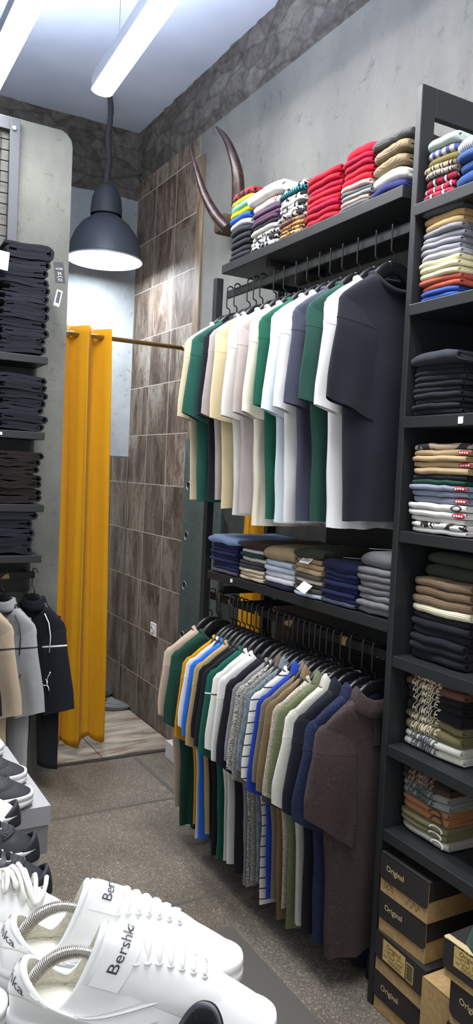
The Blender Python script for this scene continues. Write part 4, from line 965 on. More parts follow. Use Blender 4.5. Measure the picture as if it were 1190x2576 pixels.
# ------------------------------------------------------------------ shoes
class Shoe:
    def __init__(s, L=.30, wide=1.0, soleh=.034, rimz=(.060, .030, .040), rimx=(.012, .142), rimb=.030, q=1.9):
        s.L, s.wd, s.sh, s.rz, s.rx, s.rb, s.q = L, wide, soleh, rimz, rimx, rimb, q
    def base(s, a):
        c, d = math.cos(a), math.sin(a)
        x = s.L/2+s.L/2*(abs(c)**.86*(1 if c > 0 else -1)); k = min(1, max(0, (x/s.L-.15)/.55)); k = k*k*(3-2*k)
        return x, (.037+.013*k)*s.wd*(abs(d)**.78*(1 if d > 0 else -1))
    def rim(s, a):
        c, d = math.cos(a), math.sin(a); x0, x1 = s.rx
        return (x0+x1)/2+(x1-x0)/2*c, s.rb*s.wd*(abs(d)**(.85-.25*max(0, c))*(1 if d > 0 else -1))*(1-.06*c), s.sh-.034+s.rz[0]+s.rz[1]*max(0, -c)**1.5+s.rz[2]*max(0, c)**1.55
    def S(s, a, t, off=0.0):
        """upper surface: a runs round the foot from the toe, t from the sole (0) to the opening (1)"""
        if off:
            e = .01; p = s.S(a, t); u = s.S(a+e, t)-p; v = s.S(a, t+e if t < .95 else t-e)-p
            if t >= .95: v = -v
            n = u.cross(v)
            return p+(n.normalized()*off if n.length > 1e-12 else Vector((0, 0, off)))
        bx, by = s.base(a); rx, ry, rz = s.rim(a); c = math.cos(a); f_ = max(0, c)**.7
        bx -= .003*c; by *= .95
        h = t**(1.7-.62*f_); v = 1-(1-t)**(1.0+(s.q-1)*f_+.25*(1-f_))
        z0 = s.sh-.002
        bul = .004*math.sin(PI*min(1, t))*(1-f_)
        return Vector((bx+(rx-bx)*h+bul*c, by+(ry-by)*h+bul*math.sin(a), z0+(rz-z0)*v))
    def ring(s, t, n=72, off=0.0): return [s.S(2*PI*j/n, t, off) for j in range(n)]
    def sample(s):
        s.pts = [(s.S(-1.5+3.0*i/150, .10+.9*j/60), -1.5+3.0*i/150, .10+.9*j/60) for i in range(151) for j in range(61)]
    def find(s, x, y):
        """surface parameters above a point of the ground plan"""
        if not hasattr(s, 'pts'): s.sample()
        b = min(s.pts, key=lambda p: (p[0].x-x)**2+(p[0].y-y)**2); return b[1], b[2]
    def up(s, x, y, off=0.0):
        if not hasattr(s, 'pts'): s.sample()
        best = sorted(s.pts, key=lambda p: (p[0].x-x)**2+(p[0].y-y)**2)[:6]
        ws = [1/((p[0].x-x)**2+(p[0].y-y)**2+1e-7) for p in best]
        z = sum(w*p[0].z for w, p in zip(ws, best))/sum(ws); return Vector((x, y, z+off))
def leather(hexc, rough=.42, bmp=.15, sc_=60.):
    k = ('l', hexc, rough, bmp)
    if k in MATS: return MATS[k]
    m, nt, b = nm('leather'); b.inputs['Base Color'].default_value = rgb(hexc); b.inputs['Roughness'].default_value = rough; b.inputs['Specular IOR Level'].default_value = .4
    mp = coord(nt); n = nd(nt, 'ShaderNodeTexNoise', Scale=sc_, Detail=5.0); nt.links.new(mp.outputs[0], n.inputs['Vector']); bump(nt, b, n.outputs['Fac'], bmp, .003)
    MATS[k] = m; return m
def mesh_lining(hexc, dark, sc_=330.):
    k = ('m', hexc, sc_)
    if k in MATS: return MATS[k]
    m, nt, b = nm('air_mesh'); mp = coord(nt)
    v = nd(nt, 'ShaderNodeTexVoronoi', Scale=sc_, Randomness=.15); nt.links.new(mp.outputs[0], v.inputs['Vector'])
    r = ramp(nt, [(.2, dark), (.5, hexc)]); nt.links.new(v.outputs['Distance'], r.inputs[0]); nt.links.new(r.outputs[0], b.inputs['Base Color']); b.inputs['Roughness'].default_value = .9
    bump(nt, b, v.outputs['Distance'], .6, .002); MATS[k] = m; return m
def sneaker(label, loc, rz, sh, upper, sole, lining, lace=None, tongue=None, group=None, cat='sneaker', name='sneaker', detail=1, toecap=None, rand=None, heeltab=None, spread=.014, eyes=6, laceout=0.0, lab_off=0.0):
    t = thing(name, label, cat, loc, rz, group); L = sh.L; N = 72
    # sole
    m = MB(); rows = []; H = sh.sh
    for z, o in ((0, -.006), (.003, -.001), (H*.30, .0015), (H*.58, .0015), (H*.62, -.0008), (H*.68, -.0008), (H*.71, .0016), (H*.95, .001), (H, -.001), (H-.001, -.008)):
        row = []
        for j in range(N):
            a = 2*PI*j/N; x, y = sh.base(a); n = Vector((math.cos(a), math.sin(a)))
            lift = .010*max(0, (x/L-.78)/.22)**2 if z < .01 else 0
            row.append((x+n.x*o, y+n.y*o, z+lift))
        rows.append(row)
    m.grid(rows, True, True, True, True); m.build('sole', sole, t)
    # upper with its rolled collar edge
    m = MB(); rows = [sh.ring(k/22, N) for k in range(23)]; m.grid(rows, True); um = m.build('upper', upper, t, False)
    um.data.flip_normals() if um.data.polygons and um.data.polygons[30].normal.dot(um.data.polygons[30].center-Vector((L/2, 0, .03))) < 0 else None
    rim = [Vector(sh.rim(2*PI*j/N)) for j in range(N)]; cen = sum(rim, Vector())/N
    def inset(k, dz):
        return [Vector((p.x+(cen.x-p.x)*k, p.y+(cen.y-p.y)*k, p.z+dz)) for p in rim]
    m = MB(); c0 = inset(0, -.0005)
    low = [Vector((cen.x+(p.x-cen.x)*.93, p.y*.92, H+.010)) for p in rim]; low2 = [Vector((cen.x+(p.x-cen.x)*.8, p.y*.7, H+.006)) for p in rim]
    rows = [inset(-.005, -.002), inset(.03, .0028), inset(.10, .0036), inset(.17, .0), inset(.19, -.008), [a_*.55+b_*.45 for a_, b_ in zip(inset(.15, -.012), low)], low, low2, [Vector((cen.x, 0, H+.006))]*N]
    m.grid(rows[3:], True); m.build('lining', lining, t, False)
    m = MB(); m.grid(rows[:4], True); m.build('collar', upper, t, False)
    # tongue lying in the throat, its top edge forming the front of the opening
    x0, x1 = sh.rx
    m = MB(); n = 16; g = []
    for i in range(n+1):
        a = -1.02+2.04*i/n; g.append([sh.S(a, .30+.695*j/14, .0026*min(1, j/2.)*(1 if 0 < i < n else .15)) for j in range(15)])
    m.grid(g); to = m.build('tongue', tongue or upper, t, False)
    if detail > 1:
        def tf(u, v): return sh.S(lab_off+u/.0300, .885+v/.115, .0046)
        lb = MB(); lb.grid([[sh.S(lab_off-.70+1.40*i/14, .80+.165*j/4, .0034) for i in range(15)] for j in range(5)]); lo_ = lb.build('tongue_label', simple('#f0f0ee', .5, name='white_patch'), to, False)
        text_mesh('Bershka', .0092, lambda u, v: tuple(tf(u, v)), 'lettering', simple('#3a3b40', .6, name='dark_print'), lo_, 1)
    # eyestays, eyelets and laces
    elen = .078 if detail > 1 else .068
    ex = [x1+(.036 if detail > 1 else .014)+i*(elen/(eyes-1)) for i in range(eyes)]
    def ey(x): return spread+.010*(1-(x-ex[0])/elen)
    if lace:
        for s_ in (-1, 1):
            m = MB(); g = []
            for i in range(13):
                x = ex[0]-.012+(elen+.018)*i/12; g.append([sh.up(x, s_*(ey(x)-.010+(.026 if i < 12 else .022)*j/5), .0022 if 0 < j < 5 and 0 < i < 12 else .0004) for j in range(6)])
            m.grid(g); m.build('eyestay', upper, t, False)
            for x in ex:
                m = MB(); p = sh.up(x, s_*ey(x), .0026); m.tube([(p.x+.0036*math.cos(a*PI/8), p.y+.0036*math.sin(a*PI/8), p.z) for a in range(16)], .0011, 6, True)
                eo = m.build('eyelet', sole if detail < 2 else simple('#dcdcda', .4, name='eyelet_ring'), t)
                if detail > 1:
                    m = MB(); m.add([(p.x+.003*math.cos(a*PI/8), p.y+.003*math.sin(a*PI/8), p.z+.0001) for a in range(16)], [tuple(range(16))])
                    m.build('eyelet_hole', simple('#6f6f70', .8, name='hole_shade'), eo)  # flat grey disc, the shade inside the eyelet put in as colour
        for i, x in enumerate(ex[1:] if detail > 1 else ex):
            m = MB(); rows = []
            p0 = sh.up(x, -ey(x), .003); p1 = sh.up(x-.004, ey(x), .003)
            for k in range(15):
                u = k/14; q_ = p0.lerp(p1, u); top = sh.up(q_.x, q_.y).z
                z = max(top+.002, q_.z)+.0030*math.sin(PI*u)**.5+laceout*math.sin(PI*u)*(1+.5*math.sin(i*2.1)); wd = .0022+.0028*math.sin(PI*u)**.6
                rows.append([(q_.x+wd*math.cos(a*PI/5), q_.y, z+.0021*math.sin(a*PI/5)) for a in range(10)])
            m.grid(rows, True, True, True, True); m.build('lace', lace, t)
    if detail > 1:
        # heel tab, its lettering, stitched lines
        m = MB(); g = []
        def hb(a): return .50-.14*math.cos((a-PI)*3.3)*1.0
        for i in range(33):
            a = PI-1.02+2.04*i/32; g.append([sh.S(a, hb(a)+(.97-hb(a))*j/8, .0014 if 0 < j else .0) for j in range(9)])
        m.grid(g); ht = m.build('heel_tab', upper, t, False)
        text_mesh('Bershka', .0165, lambda u, v: tuple(sh.S(PI+u/.0405, .745+v/.055, .0021)), 'lettering', simple('#4a4b50', .6, name='grey_print'), ht, 1)
        def dash(fn, n_, nm_='stitching'):
            m = MB()
            for i in range(n_):
                p, q = fn((i+.12)/n_), fn((i+.68)/n_); m.tube([p, (p+q)/2+Vector((0, 0, .0002)), q], .00055, 5)
            m.build(nm_, simple('#d2cfc6', .8, name='thread'), t)
        dash(lambda k: sh.S(PI-1.02+2.04*k, hb(PI-1.02+2.04*k)+.03, .0017), 46)
        for s_ in (-1, 1):
            def line(k, dy=0): x = x1-.012+.10*k; a_, t_ = sh.find(x, s_*(.040-.006*k+dy)); return sh.S(a_, t_, .0006)
            m = MB(); m.tube([sh.S(s_*(1.62-.85*k), .80-.30*k, .0005) for k in [i/24 for i in range(25)]], .0013, 6); m.build('panel_edge', upper, t)
            dash(lambda k: sh.S(s_*(1.60-.83*k), .845-.30*k, .0004), 44)
            dash(lambda k: sh.S(s_*(1.75-.55*k), .50-.06*k, .0006), 30); dash(lambda k: sh.S(s_*(1.75+.10*k), .50-.36*k, .0006), 14)
            dash(lambda k: sh.S(s_*(.42-.30*k), .36-.02*k, .0006), 8)
    if toecap:
        m = MB(); g = []
        for i in range(33):
            a = -.95+1.9*i/32; g.append([sh.S(a, j/8*(.30-.10*abs(a)), .0022 if j < 8 else .0) for j in range(9)])
        m.grid(g); m.build('toe_cap', toecap, t, False)
    if rand:
        m = MB(); g = []
        for i in range(25):
            a = -.62+1.24*i/24; g.append([Vector((sh.base(a)[0]*1.0, sh.base(a)[1], 0))*1.0+Vector((.0035*math.cos(a), .0035*math.sin(a), .002+(.050-.022*(abs(a)/.62)**2)*j/6 - 0)) + Vector((-.010*(j/6)**2, 0, 0)) for j in range(7)])
        m.grid(g); o = m.build('toe_bumper', rand, t, False); md = o.modifiers.new('thick', 'SOLIDIFY'); md.thickness = .006; md.offset = 1
    return t
WL, WSOLE, WLIN = leather('#efefec'), simple('#f1f1ef', .45, name='white_rubber'), mesh_lining('#e9e6d8', '#cbc7b4', 420.)
BIG = Shoe(.310, 1.04, .038, (.054, .034, .077), (.012, .110), .033, 1.25)
GW = 'pair of white leather sneakers in front'
ang = math.radians(-22)
pf = EYEP+ray(606, 2464)*1.02                       # toe of the farther white sneaker
ZS = pf.z
def toe_at(px, py, z, rz, L): p = at(px, py, 2, z); return (p.x-L*math.cos(rz), p.y-L*math.sin(rz), z)
loc1 = toe_at(606, 2464, ZS, ang, .31)
ang2 = math.radians(-27)
loc2 = toe_at(690, 2622, ZS, ang2, .31)
LACEW = fabric('#eceae2')
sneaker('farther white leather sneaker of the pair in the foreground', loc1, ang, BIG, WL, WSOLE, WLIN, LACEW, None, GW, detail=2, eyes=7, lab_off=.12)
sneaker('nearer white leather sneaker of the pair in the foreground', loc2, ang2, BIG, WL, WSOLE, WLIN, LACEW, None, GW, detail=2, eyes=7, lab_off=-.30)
SPR = simple('#cfcdc8', .28, 1, 'spring_steel')
for k, (lc, rz_, w) in enumerate(((loc1, ang, 'farther'), (loc2, ang2, 'nearer'))):
    t = thing('shoe_tree_spring', f'coiled metal shoe tree spring bent inside the {w} white sneaker', 'shoe tree', lc, rz_, 'shoe tree springs')
    m = MB(); n = 460; pts = []
    P = [Vector((.022, 0, .060)), Vector((.038, 0, .100)), Vector((.075, 0, .118)), Vector((.106, .0, .095))]
    for i in range(n+1):
        u = i/n; pts.append(P[0]*(1-u)**3+P[1]*3*u*(1-u)**2+P[2]*3*u*u*(1-u)+P[3]*u**3)
    m.tube(pts, lambda s_: .0064+.0014*math.cos(s_*2*PI*46), 14); m.build('spring', SPR, t)
# support under the foreground pair and the other shoes
GB = 'grey shoe boxes of the shoe display'
def cardbox_mat(hexc):
    m, nt, b = nm('ribbed_card'); mp = coord(nt); w = nd(nt, 'ShaderNodeTexWave', Scale=55.0); w.bands_direction = 'X'; nt.links.new(mp.outputs[0], w.inputs['Vector'])
    c1 = rgb(hexc); r = ramp(nt, [(.3, tuple(x*.9 for x in c1[:3])+(1,)), (.7, c1)]); nt.links.new(w.outputs['Fac'], r.inputs[0]); nt.links.new(r.outputs[0], b.inputs['Base Color']); b.inputs['Roughness'].default_value = .6; return m
GLID, GBODY = cardbox_mat('#a5a3a4'), simple('#858184', .65, name='grey_card')
def shoebox(label, x1, y0, y1, ztop, h=.118, w=.33, lidh=.046, group=GB, lid=GLID, body=GBODY, name='shoe_box', rz=0.0):
    t = thing(name, label, 'box', (x1-w/2, (y0+y1)/2, ztop-h), rz, group); d = y1-y0
    m = MB(); m.bx(-w/2+.004, w/2-.004, -d/2+.004, d/2-.004, 0, h-.003, .001); m.build('box_body', body, t)
    m = MB(); m.bx(-w/2, w/2, -d/2, d/2, h-.002, h, .0004)
    m.bx(-w/2, w/2, -d/2, -d/2+.002, h-lidh, h-.0021, 0); m.bx(-w/2, w/2, d/2-.002, d/2, h-lidh, h-.0021, 0); m.bx(w/2-.002, w/2, -d/2+.0021, d/2-.0021, h-lidh, h-.0021, 0); m.bx(-w/2, -w/2+.002, -d/2+.0021, d/2-.0021, h-lidh, h-.0021, 0)
    m.build('lid', lid, t); return t
gb = EYEP+ray(128, 2026)*1.85
b1 = shoebox('grey shoe box with lid under the black slip-on sneakers', gb.x, gb.y, gb.y+.215, gb.z)
m = MB()
for i in range(11): m.bx(.055, .095-.004*(i % 3), -.2151/2+.0030, -.2151/2+.0036, .012+i*.0052, .0145+i*.0052, 0)
m.build('printed_lines', simple('#c9c6c8', .6, name='pale_print'), b1)
shoebox('grey shoe box behind the one under the black slip-on sneakers', gb.x-.004, gb.y+.22, gb.y+.435, gb.z)
shoebox('grey shoe box farthest back on the shoe display', gb.x-.006, gb.y+.44, gb.y+.655, gb.z)
shoebox('second grey shoe box from the top of the display stack', gb.x-.022, gb.y+.01, gb.y+.225, gb.z-.119)
shoebox('third grey shoe box from the top of the display stack', gb.x-.03, gb.y+.005, gb.y+.22, gb.z-.238)
shoebox('fourth grey shoe box from the top of the display stack', gb.x-.026, gb.y+.01, gb.y+.225, gb.z-.357)
shoebox('fifth grey shoe box from the top of the display stack', gb.x-.03, gb.y+.008, gb.y+.223, gb.z-.476)
shoebox('lowest grey shoe box of the display stack, on the floor', gb.x-.026, gb.y+.01, gb.y+.225, gb.z-.595, h=gb.z-.597)
ZB = gb.z+.0008
BLK_L, WRUB = leather('#2b2c31', .6, .3, 160.), simple('#e9e9e8', .5, name='white_rubber_sole')
DLIN = mesh_lining('#2b2b2f', '#151518')
SL = Shoe(.285, 1.14, .034, (.056, .020, .022), (.012, .135), .031, 1.7)
GSH = 'shoes lined up on the display'
rs = math.radians(-14)
def shoe_px(label, px, py, z, rz, sh, *a, **k):
    return sneaker(label, toe_at(px, py, z, rz, sh.L), rz, sh, *a, group=GSH, **k)
shoe_px('black and white slip-on sneaker at the back of the display', 66, 1968, ZB, rs, SL, BLK_L, WRUB, DLIN)
shoe_px('black and white slip-on sneaker on the front edge of the grey box', 82, 2022, ZB, rs, SL, BLK_L, WRUB, DLIN)
shoe_px('white sneaker behind the black slip-on pair, cut by the photo edge', 8, 1900, ZB, rs, SL, WL, WRUB, WLIN)
RUN = Shoe(.300, 1.0, .028, (.058, .026, .034), (.012, .140), .030, 1.9)
BMESH = mesh_lining('#3c3d41', '#0d0d0f', 210.)
WT = leather('#ececea', .45, .2)
shoe_px('white running shoe with black toe bumper, cut by the left photo edge', 27, 2003, ZB, rs, RUN, WT, WRUB, WLIN, LACEW, rand=BLK_L)
shoe_px('white running shoe with black toe bumper beside the grey box', 49, 2070, ZB, rs, RUN, WT, WRUB, WLIN, LACEW, rand=BLK_L)
BLKLACE = fabric('#1b1b1e')
GRYL = leather('#313338', .42, .2)
def runner(label, px, py, rz):
    t = shoe_px(label, px, py, ZB, rz, RUN, GRYL, WRUB, DLIN, BLKLACE, rand=BLK_L, eyes=5)
    sh = RUN; g = []
    for i in range(21):
        a = -.60+1.20*i/20; g.append([sh.S(a, .34+.17*j/8, .0040 if 0 < j < 8 and 0 < i < 20 else .0020) for j in range(9)])
    m = MB(); m.grid(g); m.build('mesh_toe', BMESH, t, False)
    m = MB(); m.tube([sh.S(-.66+1.32*i/24, .34, .0030) for i in range(25)], .0014, 6); m.build('seam', GRYL, t); return t
runner('black running shoe, farther of the black mesh pair', 96, 2155, rs-.05)
runner('black running shoe, nearer of the black mesh pair', 127, 2243, rs-.10)
CH = Shoe(.295, 1.05, .036, (.062, .028, .036), (.012, .138), .030, 1.7)
ch = shoe_px('chunky white sneaker with thick laces at the lower left edge', 205, 2372, ZS, rs-.12, CH, WL, WSOLE, WLIN, LACEW, laceout=.006)
for q in range(3):
    m = MB(); pts = []
    for i in range(40):
        u = i/39; x = .135+.10*u+.012*math.sin(u*17+q*2.1); y = (-.030+.060*(.5+.5*math.sin(u*21+q*2.3)))*.9; b_ = CH.up(x, y).z
        pts.append((x, y, b_+.012+.007*math.sin(u*29+q*1.7)+.003*q))
    m.tube(pts, .0032, 8); m.build('lace_loop', LACEW, ch)
shoe_px('white sneaker toe at the bottom left corner of the photo', 14, 2592, ZS, rs-.12, CH, WL, WSOLE, WLIN, LACEW)
# black shoe nearest to the camera
tb_ = (EYEP.z-ZS-.098)/-ray(522, 2514).z; pb = EYEP+ray(522, 2514)*tb_; rb_ = math.radians(-132)
SB = Shoe(.285, .95, .03, (.072, .026, .03), (.006, .13), .031)
sneaker('black leather shoe at the bottom edge, nearest the viewer', (pb.x-.008*math.cos(rb_), pb.y-.008*math.sin(rb_), pb.z-.098), rb_, SB, leather('#1e1f25', .4), simple('#1a1a1c', .5), DLIN, None, None, GSH)
# display table that carries the shoes
t = thing('shoe_display_table', 'low black display carrying the shoes in the foreground', 'table', (0, 0, 0))
m = MB(); m.bx(-.5, .36, gb.y-.45, gb.y-.02, ZB-.03, ZB-.001, .002); m.bx(-.5, .30, .3, gb.y-.46, ZS-.03, ZS-.001, .002); m.build('top', BLACK, t)
m = MB(); m.bx(-.4, .1, .35, gb.y-.1, 0, min(ZS, ZB)-.031, .002); m.build('base', BLACK, t)
m = MB(); m.bx(.1, gb.x-.05, gb.y+.232, gb.y+.65, 0, gb.z-.1185, .002); m.build('plinth', BLACK, t)

# ------------------------------------------------------------------ kraft shoe boxes on the floor at the right
BCARD = simple('#2b2928', .55, name='black_card'); 
def kraft():
    m, nt, b = nm('kraft_card'); mp = coord(nt); n = nd(nt, 'ShaderNodeTexNoise', Scale=60.0, Detail=4.0); nt.links.new(mp.outputs[0], n.inputs['Vector'])
    r = ramp(nt, [(.3, '#a8895a'), (.7, '#bf9f6d')]); nt.links.new(n.outputs['Fac'], r.inputs[0]); nt.links.new(r.outputs[0], b.inputs['Base Color']); b.inputs['Roughness'].default_value = .75; return m
KR = kraft(); CREAM = simple('#d3bd8f', .6, name='cream_print'); INK = simple('#2e2a26', .6, name='dark_ink'); LAB = simple('#d2b36f', .6, name='kraft_label'); REDI = simple('#b5483c', .6, name='red_ink')
def kbox(label, W, h, D, loc, rz, flap=.62, sticker=False, body=KR, lid=BCARD, word=True, wx=.0, tilt=0.0):
    """front (local -X) carries the lid's flap; W along local y, D deep along local +x; origin bottom middle of the front"""
    t = thing('shoe_box', label, 'box', loc, rz, 'black and kraft shoe boxes by the rack'); t.rotation_euler[0] = tilt
    m = MB(); m.bx(.002, D-.002, -W/2+.002, W/2-.002, 0, h-.002, .0008); m.build('box_body', body, t)
    bm = bmesh.new(); fh = h*flap; R_ = .018; pts = [(-W/2, h), (W/2, h)]
    for s_ in (1, -1):
        for i in range(7):
            a = i/6*PI/2 if s_ > 0 else PI/2-i/6*PI/2
            pts.append((s_*(W/2-R_+R_*math.cos(a)), h-fh+R_-R_*math.sin(a)))
    m = MB(); fa = [bm.verts.new((0, y, z)) for y, z in pts]; f_ = bm.faces.new(fa); r_ = bmesh.ops.extrude_face_region(bm, geom=[f_]); bmesh.ops.translate(bm, vec=(-.0014, 0, 0), verts=[v for v in r_['geom'] if isinstance(v, bmesh.types.BMVert)]); m.bm(bm, False)
    m.bx(-.0014, D, -W/2, W/2, h-.0018, h, .0004)
    for s_ in (-1, 1): m.bx(.004, D, s_*W/2-.0008, s_*W/2+.0008, h-fh*.72, h-.0019, 0)
    lo_ = m.build('lid', lid, t)
    def pl(u, v): return (-.0021, -u, v)
    if sticker:
        s0 = W*.36
        m = MB(); m.bx(-.0019, -.0015, -s0*.30-.004, s0*.92, h*.42, h*.93, 0); m.bx(-.0019, -.0015, -s0*.80, -s0*.40, h*.42, h*.86, 0); st = m.build('sticker', LAB, lo_)
        text_mesh('Original', h*.17, lambda u, v: (-.0022, -u+s0*.30, v+h*.82), 'lettering', INK, st)
        text_mesh('COLOR', h*.055, lambda u, v: (-.0022, -u+s0*.74, v+h*.685), 'lettering', INK, st)
        text_mesh('SIZE', h*.075, lambda u, v: (-.0022, -u+s0*.74, v+h*.55), 'lettering', INK, st)
        m = MB()
        for cy, w_ in ((s0*.42, .028), (-.02*0-s0*.06, .026)):
            m.tube([(-.0022, cy+w_*.5*math.copysign(abs(math.cos(a*PI/12))**.4, math.cos(a*PI/12)), h*.675+h*.055*math.copysign(abs(math.sin(a*PI/12))**.4, math.sin(a*PI/12))) for a in range(24)], .0005, 5, True)
        for k in range(5): m.tube([(-.0022, s0*.5-k*s0*.15+.0045*math.cos(a*PI/8), h*.50+.0045*math.sin(a*PI/8)) for a in range(16)], .0005, 5, True)
        for k in range(16): m.bx(-.0023, -.0020, -s0*.76, -s0*.44, h*.45+k*h*.025, h*.45+k*h*.025+h*(.008+.006*(k*7 % 3)), 0)
        m.build('form_lines', INK, st)
        text_mesh('7', h*.08, lambda u, v: (-.0024, -u+s0*.42, v+h*.675), 'handwriting', REDI, st)
        for k in range(5): text_mesh(str(36+k), h*.05, lambda u, v, k=k: (-.0022, -u+s0*.5-k*s0*.15, v+h*.585), 'lettering', INK, st)
    elif word:
        text_mesh('Original', h*.20, lambda u, v: (-.0021, -u+W*.17+wx, v+h*.68), 'lettering', CREAM, lo_, 0, 0, .0003)
    return t
XB = 1.575
for k, (vt, vb, ul, ur, vr, nmz) in enumerate(((2136, 2232, 954, 1073, 2227, 'topmost'), (2233, 2333, 950, 1064, 2333, 'second'), (2335, 2432, 940, 1067, 2435, 'third'), (2433, 2537, 935, 1060, 2537, 'lowest'))):
    a, b_, c = at(ul, vt, 0, XB), at(ul, vb, 0, XB), at(ur, vr, 0, XB)
    if k == 3: b_.z = .002
    W_b = a.y-c.y; a.y = min(a.y, TY1-PT-.006); c.y = a.y-W_b
    zs = [.002+k2*(at(954, 2136, 0, XB).z-.002)/4 for k2 in range(5)]
    z0b, hb_ = zs[3-k], (zs[1]-zs[0])-.0008
    kb = kbox(('black lidded kraft shoe box, topmost of the stack below the tall rack', 'black lidded kraft shoe box, second from top below the tall rack', 'kraft shoe box with a size label, third in the stack of four', 'black lidded kraft shoe box, lowest of the stack on the floor')[k], W_b, hb_, .33, (XB+(0, .004, -.006, .0)[k], (a.y+c.y)/2, z0b), (0, .02, -.03, .01)[k], .66, k == 2)
    if k == 0:
        m = MB(); y0_ = W_b/2-.03
        m.tube([(-.0009, y0_-.0+.012*math.sin(i*.55)-i*.0009, hb_*.24+.012*math.cos(i*.8)) for i in range(26)], .0006, 5); o = m.build('scribble', INK, kb); o.location.x = .0025; m = MB(); m.tube([(-.0009, -.01-i*.003, hb_*.20-.010*math.sin(i*.9)) for i in range(20)], .0006, 5)
        o = m.build('scribble', INK, kb); o.location.x = .0025
# boxes nearer to the viewer
q = at(1062, 2455, 0, 1.545); kbox('kraft shoe box standing on end beside the floor stack', .115, q.z, .20, (1.545, q.y-.06, .001), 0, .9, False, KR, KR, False)
q3 = at(1150, 2500, 0, 1.50)
q2 = at(1122, 2352, 0, 1.50); hB = .105
tb = kbox('black shoe box with torn corner and size label at the right edge', .21, hB, .33, (1.50, q2.y-.105, max(.26, q2.z-hB)), .04, .8, True)
m = MB(); g = []
for i in range(41):
    y = -.105+.21*i/40; j1, j2 = .006*ns(i*.7, 1)+.004*ns(i*2.3, 2), .012+.010*abs(ns(i*.5, 3))
    g.append([(-.0022, y, hB-.002-.006*abs(ns(i*.6, 9))), (-.0026, y, hB+.0003), (.002+j1*.3, y, hB+.0012+.0012*ns(i*1.3, 5)), (j2, y+.003*ns(i, 7), hB+.0008), (j2+.004, y, hB+.0002)])
m.grid(g); m.build('torn_edge', simple('#c9b48a', .85, name='torn_card'), tb)
kbox('black shoe box under the torn one at the right edge', .22, .12, .33, (1.505, q2.y-.13, max(.26, q2.z-hB)-.1215), -.02, .8)
kbox('black shoe box at the bottom right corner, on the floor', .22, max(.26, q2.z-hB)-.1225, .33, (1.51, q2.y-.125, .001), .02, .8, False, KR, BCARD, False)
# green garment hanging into view at the right edge
pg = at(1166, 2240, 0, 1.50)
t = thing('green_sweater', 'green melange knit garment slumped at the right photo edge', 'sweater', (1.50, pg.y-.10, 0))
zq = max(.26, q2.z-hB)+hB+.002
m = MB(); g = []
for i in range(17):
    u = i/16; g.append([(.02+.24*v_/12-.04*math.sin(PI*u), .10-.26*u, zq+(.105*math.sin(PI*min(1, u*.8+.2))**.5*math.sin(PI*(v_/12*.92+.08))**.45+.008*ns(u*6, v_*.6)) if 0 < i < 16 and 0 < v_ < 12 else zq) for v_ in range(13)])
m.grid(g); m.build('knit_cloth', f('#2c463c', 'melange', '#38554a', .6), t, False)
# floor things: white box, clog, dark cloth
q = at(415, 1905, 2, 0)
t = thing('white_box', 'low white box on the floor under the far shirts', 'box', (q.x+.10, q.y-.30, 0))
m = MB(); m.bx(-.1, .05, -.3, .3, 0.001, .10, .003); m.build('box', simple('#c9c8c8', .5, name='white_box'), t)
CL = Shoe(.27, 1.0, .022, (.045, .010, .035), (.010, .125), .034, 1.8)
q = at(331, 1786, 2, .013)
sneaker('grey rubber clog on the fitting room floor', (q.x-.27*math.cos(-.35), q.y-.27*math.sin(-.35)+.03, .0125), -.35, CL, simple('#6d706f', .55, name='grey_rubber'), simple('#5c5f5e', .6, name='grey_sole'), simple('#3a3c3c', .8, name='dark_inside'), None, None, None, 'clog', 'clog')
t = thing('navy_cloth', 'dark navy cloth reaching the floor below the brown polo', 'cloth', (1.68, 2.06, .004))
m = MB(); g = []
for j in range(13):
    g.append([(.018*math.sin(i*.9)+.012*ns(i*.4, j*.3)-.02*(1-j/12), -.22+.44*i/40, .62*j/12) for i in range(41)])
m.grid(g); o = m.build('cloth', f('#262c3c'), t, False); md = o.modifiers.new('thick', 'SOLIDIFY'); md.thickness = .003

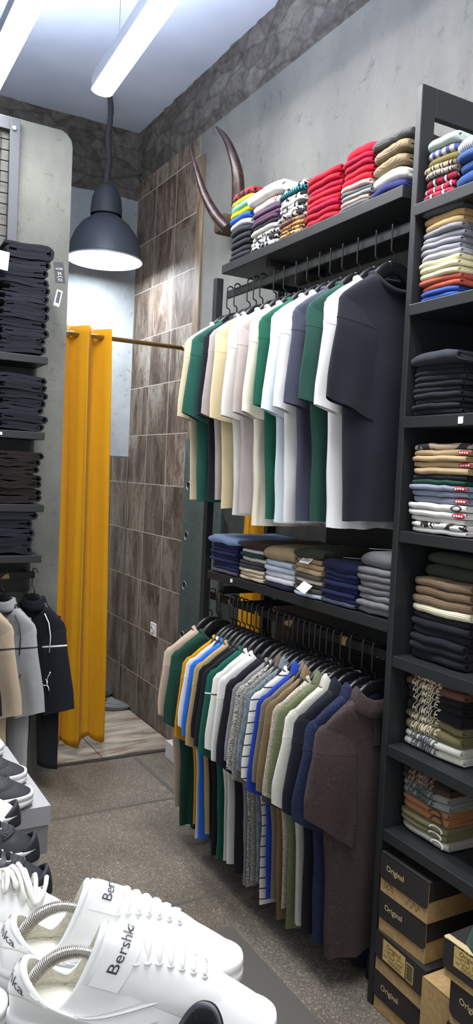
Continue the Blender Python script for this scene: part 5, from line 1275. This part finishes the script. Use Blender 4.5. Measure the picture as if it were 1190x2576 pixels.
# ------------------------------------------------------------------ horns on the wall
hb_ = at(575, 575, 0, XW)
t = thing('horn_trophy', 'pair of long dark brown horns mounted on the wall behind the clothes', 'horns', (XW, hb_.y, hb_.z))
def horn_mat():
    m, nt, b = nm('dark_horn'); mp = coord(nt, (1, 1, 3)); n = nd(nt, 'ShaderNodeTexNoise', Scale=14.0, Detail=5.0); nt.links.new(mp.outputs[0], n.inputs['Vector'])
    r = ramp(nt, [(.3, '#1d100e'), (.55, '#341f1b'), (.75, '#4e352e')]); nt.links.new(n.outputs['Fac'], r.inputs[0]); nt.links.new(r.outputs[0], b.inputs['Base Color']); b.inputs['Roughness'].default_value = .32; return m
HM = horn_mat()
def horn(pxs, d0):
    pts = [at(u, v, 0, XW-dx)-Vector((XW, hb_.y, hb_.z)) for u, v, dx in pxs]; sm = []
    for i in range(len(pts)-1):
        p0, p1, p2, p3 = pts[max(0, i-1)], pts[i], pts[i+1], pts[min(len(pts)-1, i+2)]
        for k in range(10):
            u = k/10; sm.append(.5*((2*p1)+(p2-p0)*u+(2*p0-5*p1+4*p2-p3)*u*u+(3*p1-p0-3*p2+p3)*u**3))
    sm.append(pts[-1]); m = MB(); m.tube(sm, lambda s_: d0*(1-s_)**.75+.003, 14); m.build('horn', HM, t)
horn([(600, 520, .12), (598, 440, .14), (584, 385, .16), (566, 345, .17), (543, 318, .17)], .032)
horn([(572, 575, .12), (545, 545, .16), (515, 490, .20), (495, 430, .23), (478, 372, .25)], .030)
m = MB(); m.box((-.062, -.10, -.02), (.11, .11, .09), 0, .02); m.build('skull_mount', fabric('#6b5a41', 'melange', '#3f3326', .6), t)

# ------------------------------------------------------------------ light and view
w = bpy.data.worlds.new('world'); sc.world = w; w.use_nodes = True
w.node_tree.nodes['Background'].inputs[0].default_value = (.96, .98, 1, 1); w.node_tree.nodes['Background'].inputs[1].default_value = .5
vs = sc.view_settings; sc.display_settings.display_device = 'sRGB'
vs.view_transform = 'Standard'; vs.look = 'None'; vs.gamma = 1; vs.use_curve_mapping = False; vs.exposure = 1.1
sc.cycles.max_bounces = 8; sc.cycles.diffuse_bounces = 4
